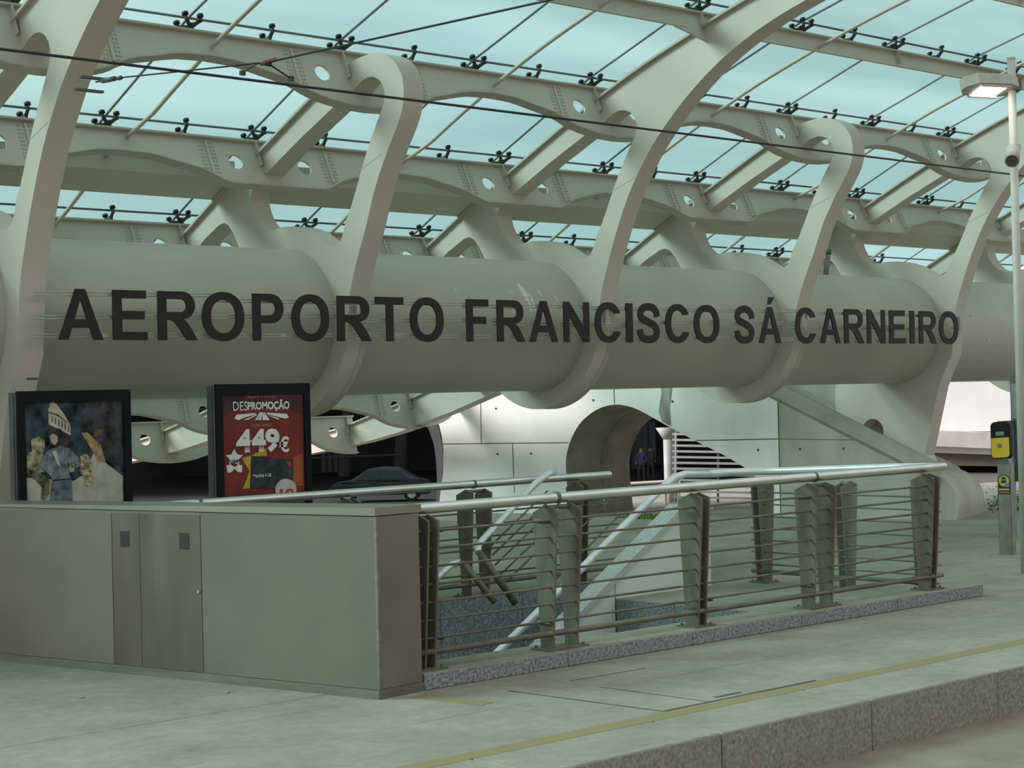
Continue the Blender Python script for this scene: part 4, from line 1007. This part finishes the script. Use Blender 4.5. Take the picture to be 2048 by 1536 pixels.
# arched concrete end at left of the wall
arc = thing('concrete_arch', 'grey curved concrete rib with shade in its colour left of the bright wall', 'arch', far_pt(850, 1000, 45))
bm = NB()
o_, i_ = [(845,838),(858,860),(868,890),(872,920),(874,960),(872,1020)], [(868,838),(878,860),(884,890),(886,920),(884,960),(880,1020)]
f0 = [uw(x, y, 3.5) for x, y in o_+i_[::-1]]; f1 = [p+wn*.5 for p in f0]
v0 = [bm.verts.new(p) for p in f0]; v1 = [bm.verts.new(p) for p in f1]; bm.faces.new(v0); bm.faces.new(v1[::-1])
for i in range(len(v0)): bm.faces.new((v0[i], v0[(i+1) % len(v0)], v1[(i+1) % len(v0)], v1[i]))
ob('rib', bm, mat('rib_shade_tone', (.06, .055, .053), .8), arc)  # rib's shade put into its colour, since sun reaches it
# car
cO = far_pt(762, 1005, 74); cO.z = -2.55
car = thing('car', 'dark parked car seen between the red poster and the bright wall', 'car', cO)
CARM = mat('car_dark_paint', (.010, .013, .013), .35, .0, .1, 2, .4)
body = [(-2.1,.30),(-2.15,.62),(-1.95,.80),(-1.2,.92),(1.55,.95),(2.05,.85),(2.15,.55),(2.1,.30)]
cab_ = [(-1.25,.90),(-.55,1.36),(.15,1.46),(.85,1.40),(1.6,.94)]
bm = NB(); slab(bm, body, [], lambda u, w_, d: cO+fx*u+fd*d+Vector((0,0,w_)), -.85, .85); bmesh.ops.bevel(bm, geom=list(bm.edges), offset=.05, segments=2, affect='EDGES'); ob('body', bm, CARM, car)
bm = NB(); slab(bm, cab_, [], lambda u, w_, d: cO+fx*u+fd*d*(1-.25*(w_-.9))+Vector((0,0,w_)), -.74, .74); ob('cabin', bm, CARM, car)
for s0, s1 in ((-.98, .05), (.12, 1.25)):
    win = [(s0,.95),(s0+.38 if s0 < 0 else s0,1.30 if s0 < 0 else 1.36),(s1 if s1 < .1 else s1-.42,1.37 if s1 < .1 else 1.31),(s1,.95)]
    bm = NB(); slab(bm, win, [], lambda u, w_, d: cO+fx*u+fd*d+Vector((0,0,w_)), -.80, -.70); ob('window', bm, mat('car_glass', (.025, .035, .033), .1, 0, .1, 2, .4), car)
for a in (-1.35, 1.35):
    for b in (-.72, .72):
        c = cO+fx*a+fd*b+Vector((0,0,.32)); bm = NB(); tube(bm, [c-fd*.1, c+fd*.1], .32, 16); w = ob('wheel', bm, BLACK, car); 
        bm = NB(); tube(bm, [c-fd*.11, c+fd*.11], .18, 12); ob('hubcap', bm, MIDGREY, w)
# people in the passage beyond
def person(label, base, face, top, trou, hs):
    p = thing('person', label, 'person', base)
    me = bpy.data.meshes.new('body')
    h = 1.72
    V = [(0,0,.93),(0,.0,1.15),(0,0,1.38),(0,0,1.50),(0,.02,1.60),(0,.015,1.68),(-.18,0,1.40),(-.25,.03,1.12),(-.20,.20,.98),(.18,0,1.40),(.25,.02,1.12),(.24,.10,.88),(-.10,0,.86),(-.12,.02,.48),(-.12,0,.07),(-.12,.14,.03),(.10,0,.86),(.13,.06,.48),(.14,-.04,.07),(.14,.10,.03)]
    E_ = [(0,1),(1,2),(2,3),(3,4),(4,5),(2,6),(6,7),(7,8),(2,9),(9,10),(10,11),(0,12),(12,13),(13,14),(14,15),(0,16),(16,17),(17,18),(18,19)]
    Rd = [.15,.14,.15,.055,.095,.085,.065,.048,.035,.065,.048,.035,.095,.062,.045,.038,.095,.062,.045,.038]
    me.from_pydata(V, E_, []); o = bpy.data.objects.new('body', me); C.objects.link(o)
    sk = o.modifiers.new('skin', 'SKIN'); ss = o.modifiers.new('sub', 'SUBSURF'); ss.levels = 1; ss.render_levels = 1
    for i, r in enumerate(Rd): me.skin_vertices[0].data[i].radius = (r, r*.8)
    me.skin_vertices[0].data[0].use_root = True
    dg = bpy.context.evaluated_depsgraph_get(); nm = bpy.data.meshes.new_from_object(o.evaluated_get(dg)); bpy.data.objects.remove(o)
    nm.materials.clear()
    for m_ in (top, trou, mat('skin', (.22, .14, .10), .6)): nm.materials.append(m_)
    for f in nm.polygons:
        z = f.center.z; f.material_index = 2 if z > 1.47 or (abs(f.center.x) > .17 and z < 1.02 and z > .85) else (0 if z > .92 else 1); f.use_smooth = True
    b = link_mesh('body', nm, base, p, (0, 0, face))
    bm = NB(); bmesh.ops.create_uvsphere(bm, u_segments=12, v_segments=8, radius=.108)
    for v_ in list(bm.verts):
        if v_.co.z < -.02 and v_.co.y > -.02: bm.verts.remove(v_)
    hm = tome(bm, 'hair', mat('dark_hair', (.03, .022, .018), .8), True); hh = link_mesh('hair', hm, Vector(base)+Vector((0, 0, 1.68)), p, (0, 0, face))
    return p
b1 = far_pt(1283, 960, 84); b2 = far_pt(1301, 958, 86); b1.z = b2.z = -2.55
person('standing person in a blue shirt seen through the arched opening', b1, 2.2, mat('blue_shirt', (.03, .05, .095), .8), mat('dark_trousers', (.03, .03, .035), .8), 1)
person('standing person in dark clothes to the right of the blue shirt', b2, -1.0, mat('dark_top', (.035, .03, .035), .8), mat('dark_trousers', (.03, .03, .035), .8), 1)

# small dark plate on the nearest tall frame
bm = NB(); p = ux(44, 758, XF[1]); box(bm, XF[1]+.05, XF[1]+.12, p.y-.03, p.y+.02, p.z-.010, p.z+.010)
ob('cable_plate', bm, DKGREY, bpy.data.objects['canopy_frame.001'])
# things that come in several carry one group
GROUPS = {'canopy_frame': 'white steel frames of the canopy', 'roof_purlin': 'white purlins of the canopy roof', 'poster_box': 'poster boxes behind the stair railing', 'stair_railing': 'railings around the stairwell', 'stair_handrail': 'handrails inside the stairwell', 'yellow_line': 'yellow lines on the platform', 'fallen_leaf': 'fallen leaves on the slabs', 'person': 'people in the passage'}
for o in list(C.objects):
    if o.parent is None and o.name.split('.')[0] in GROUPS: o['group'] = GROUPS[o.name.split('.')[0]]
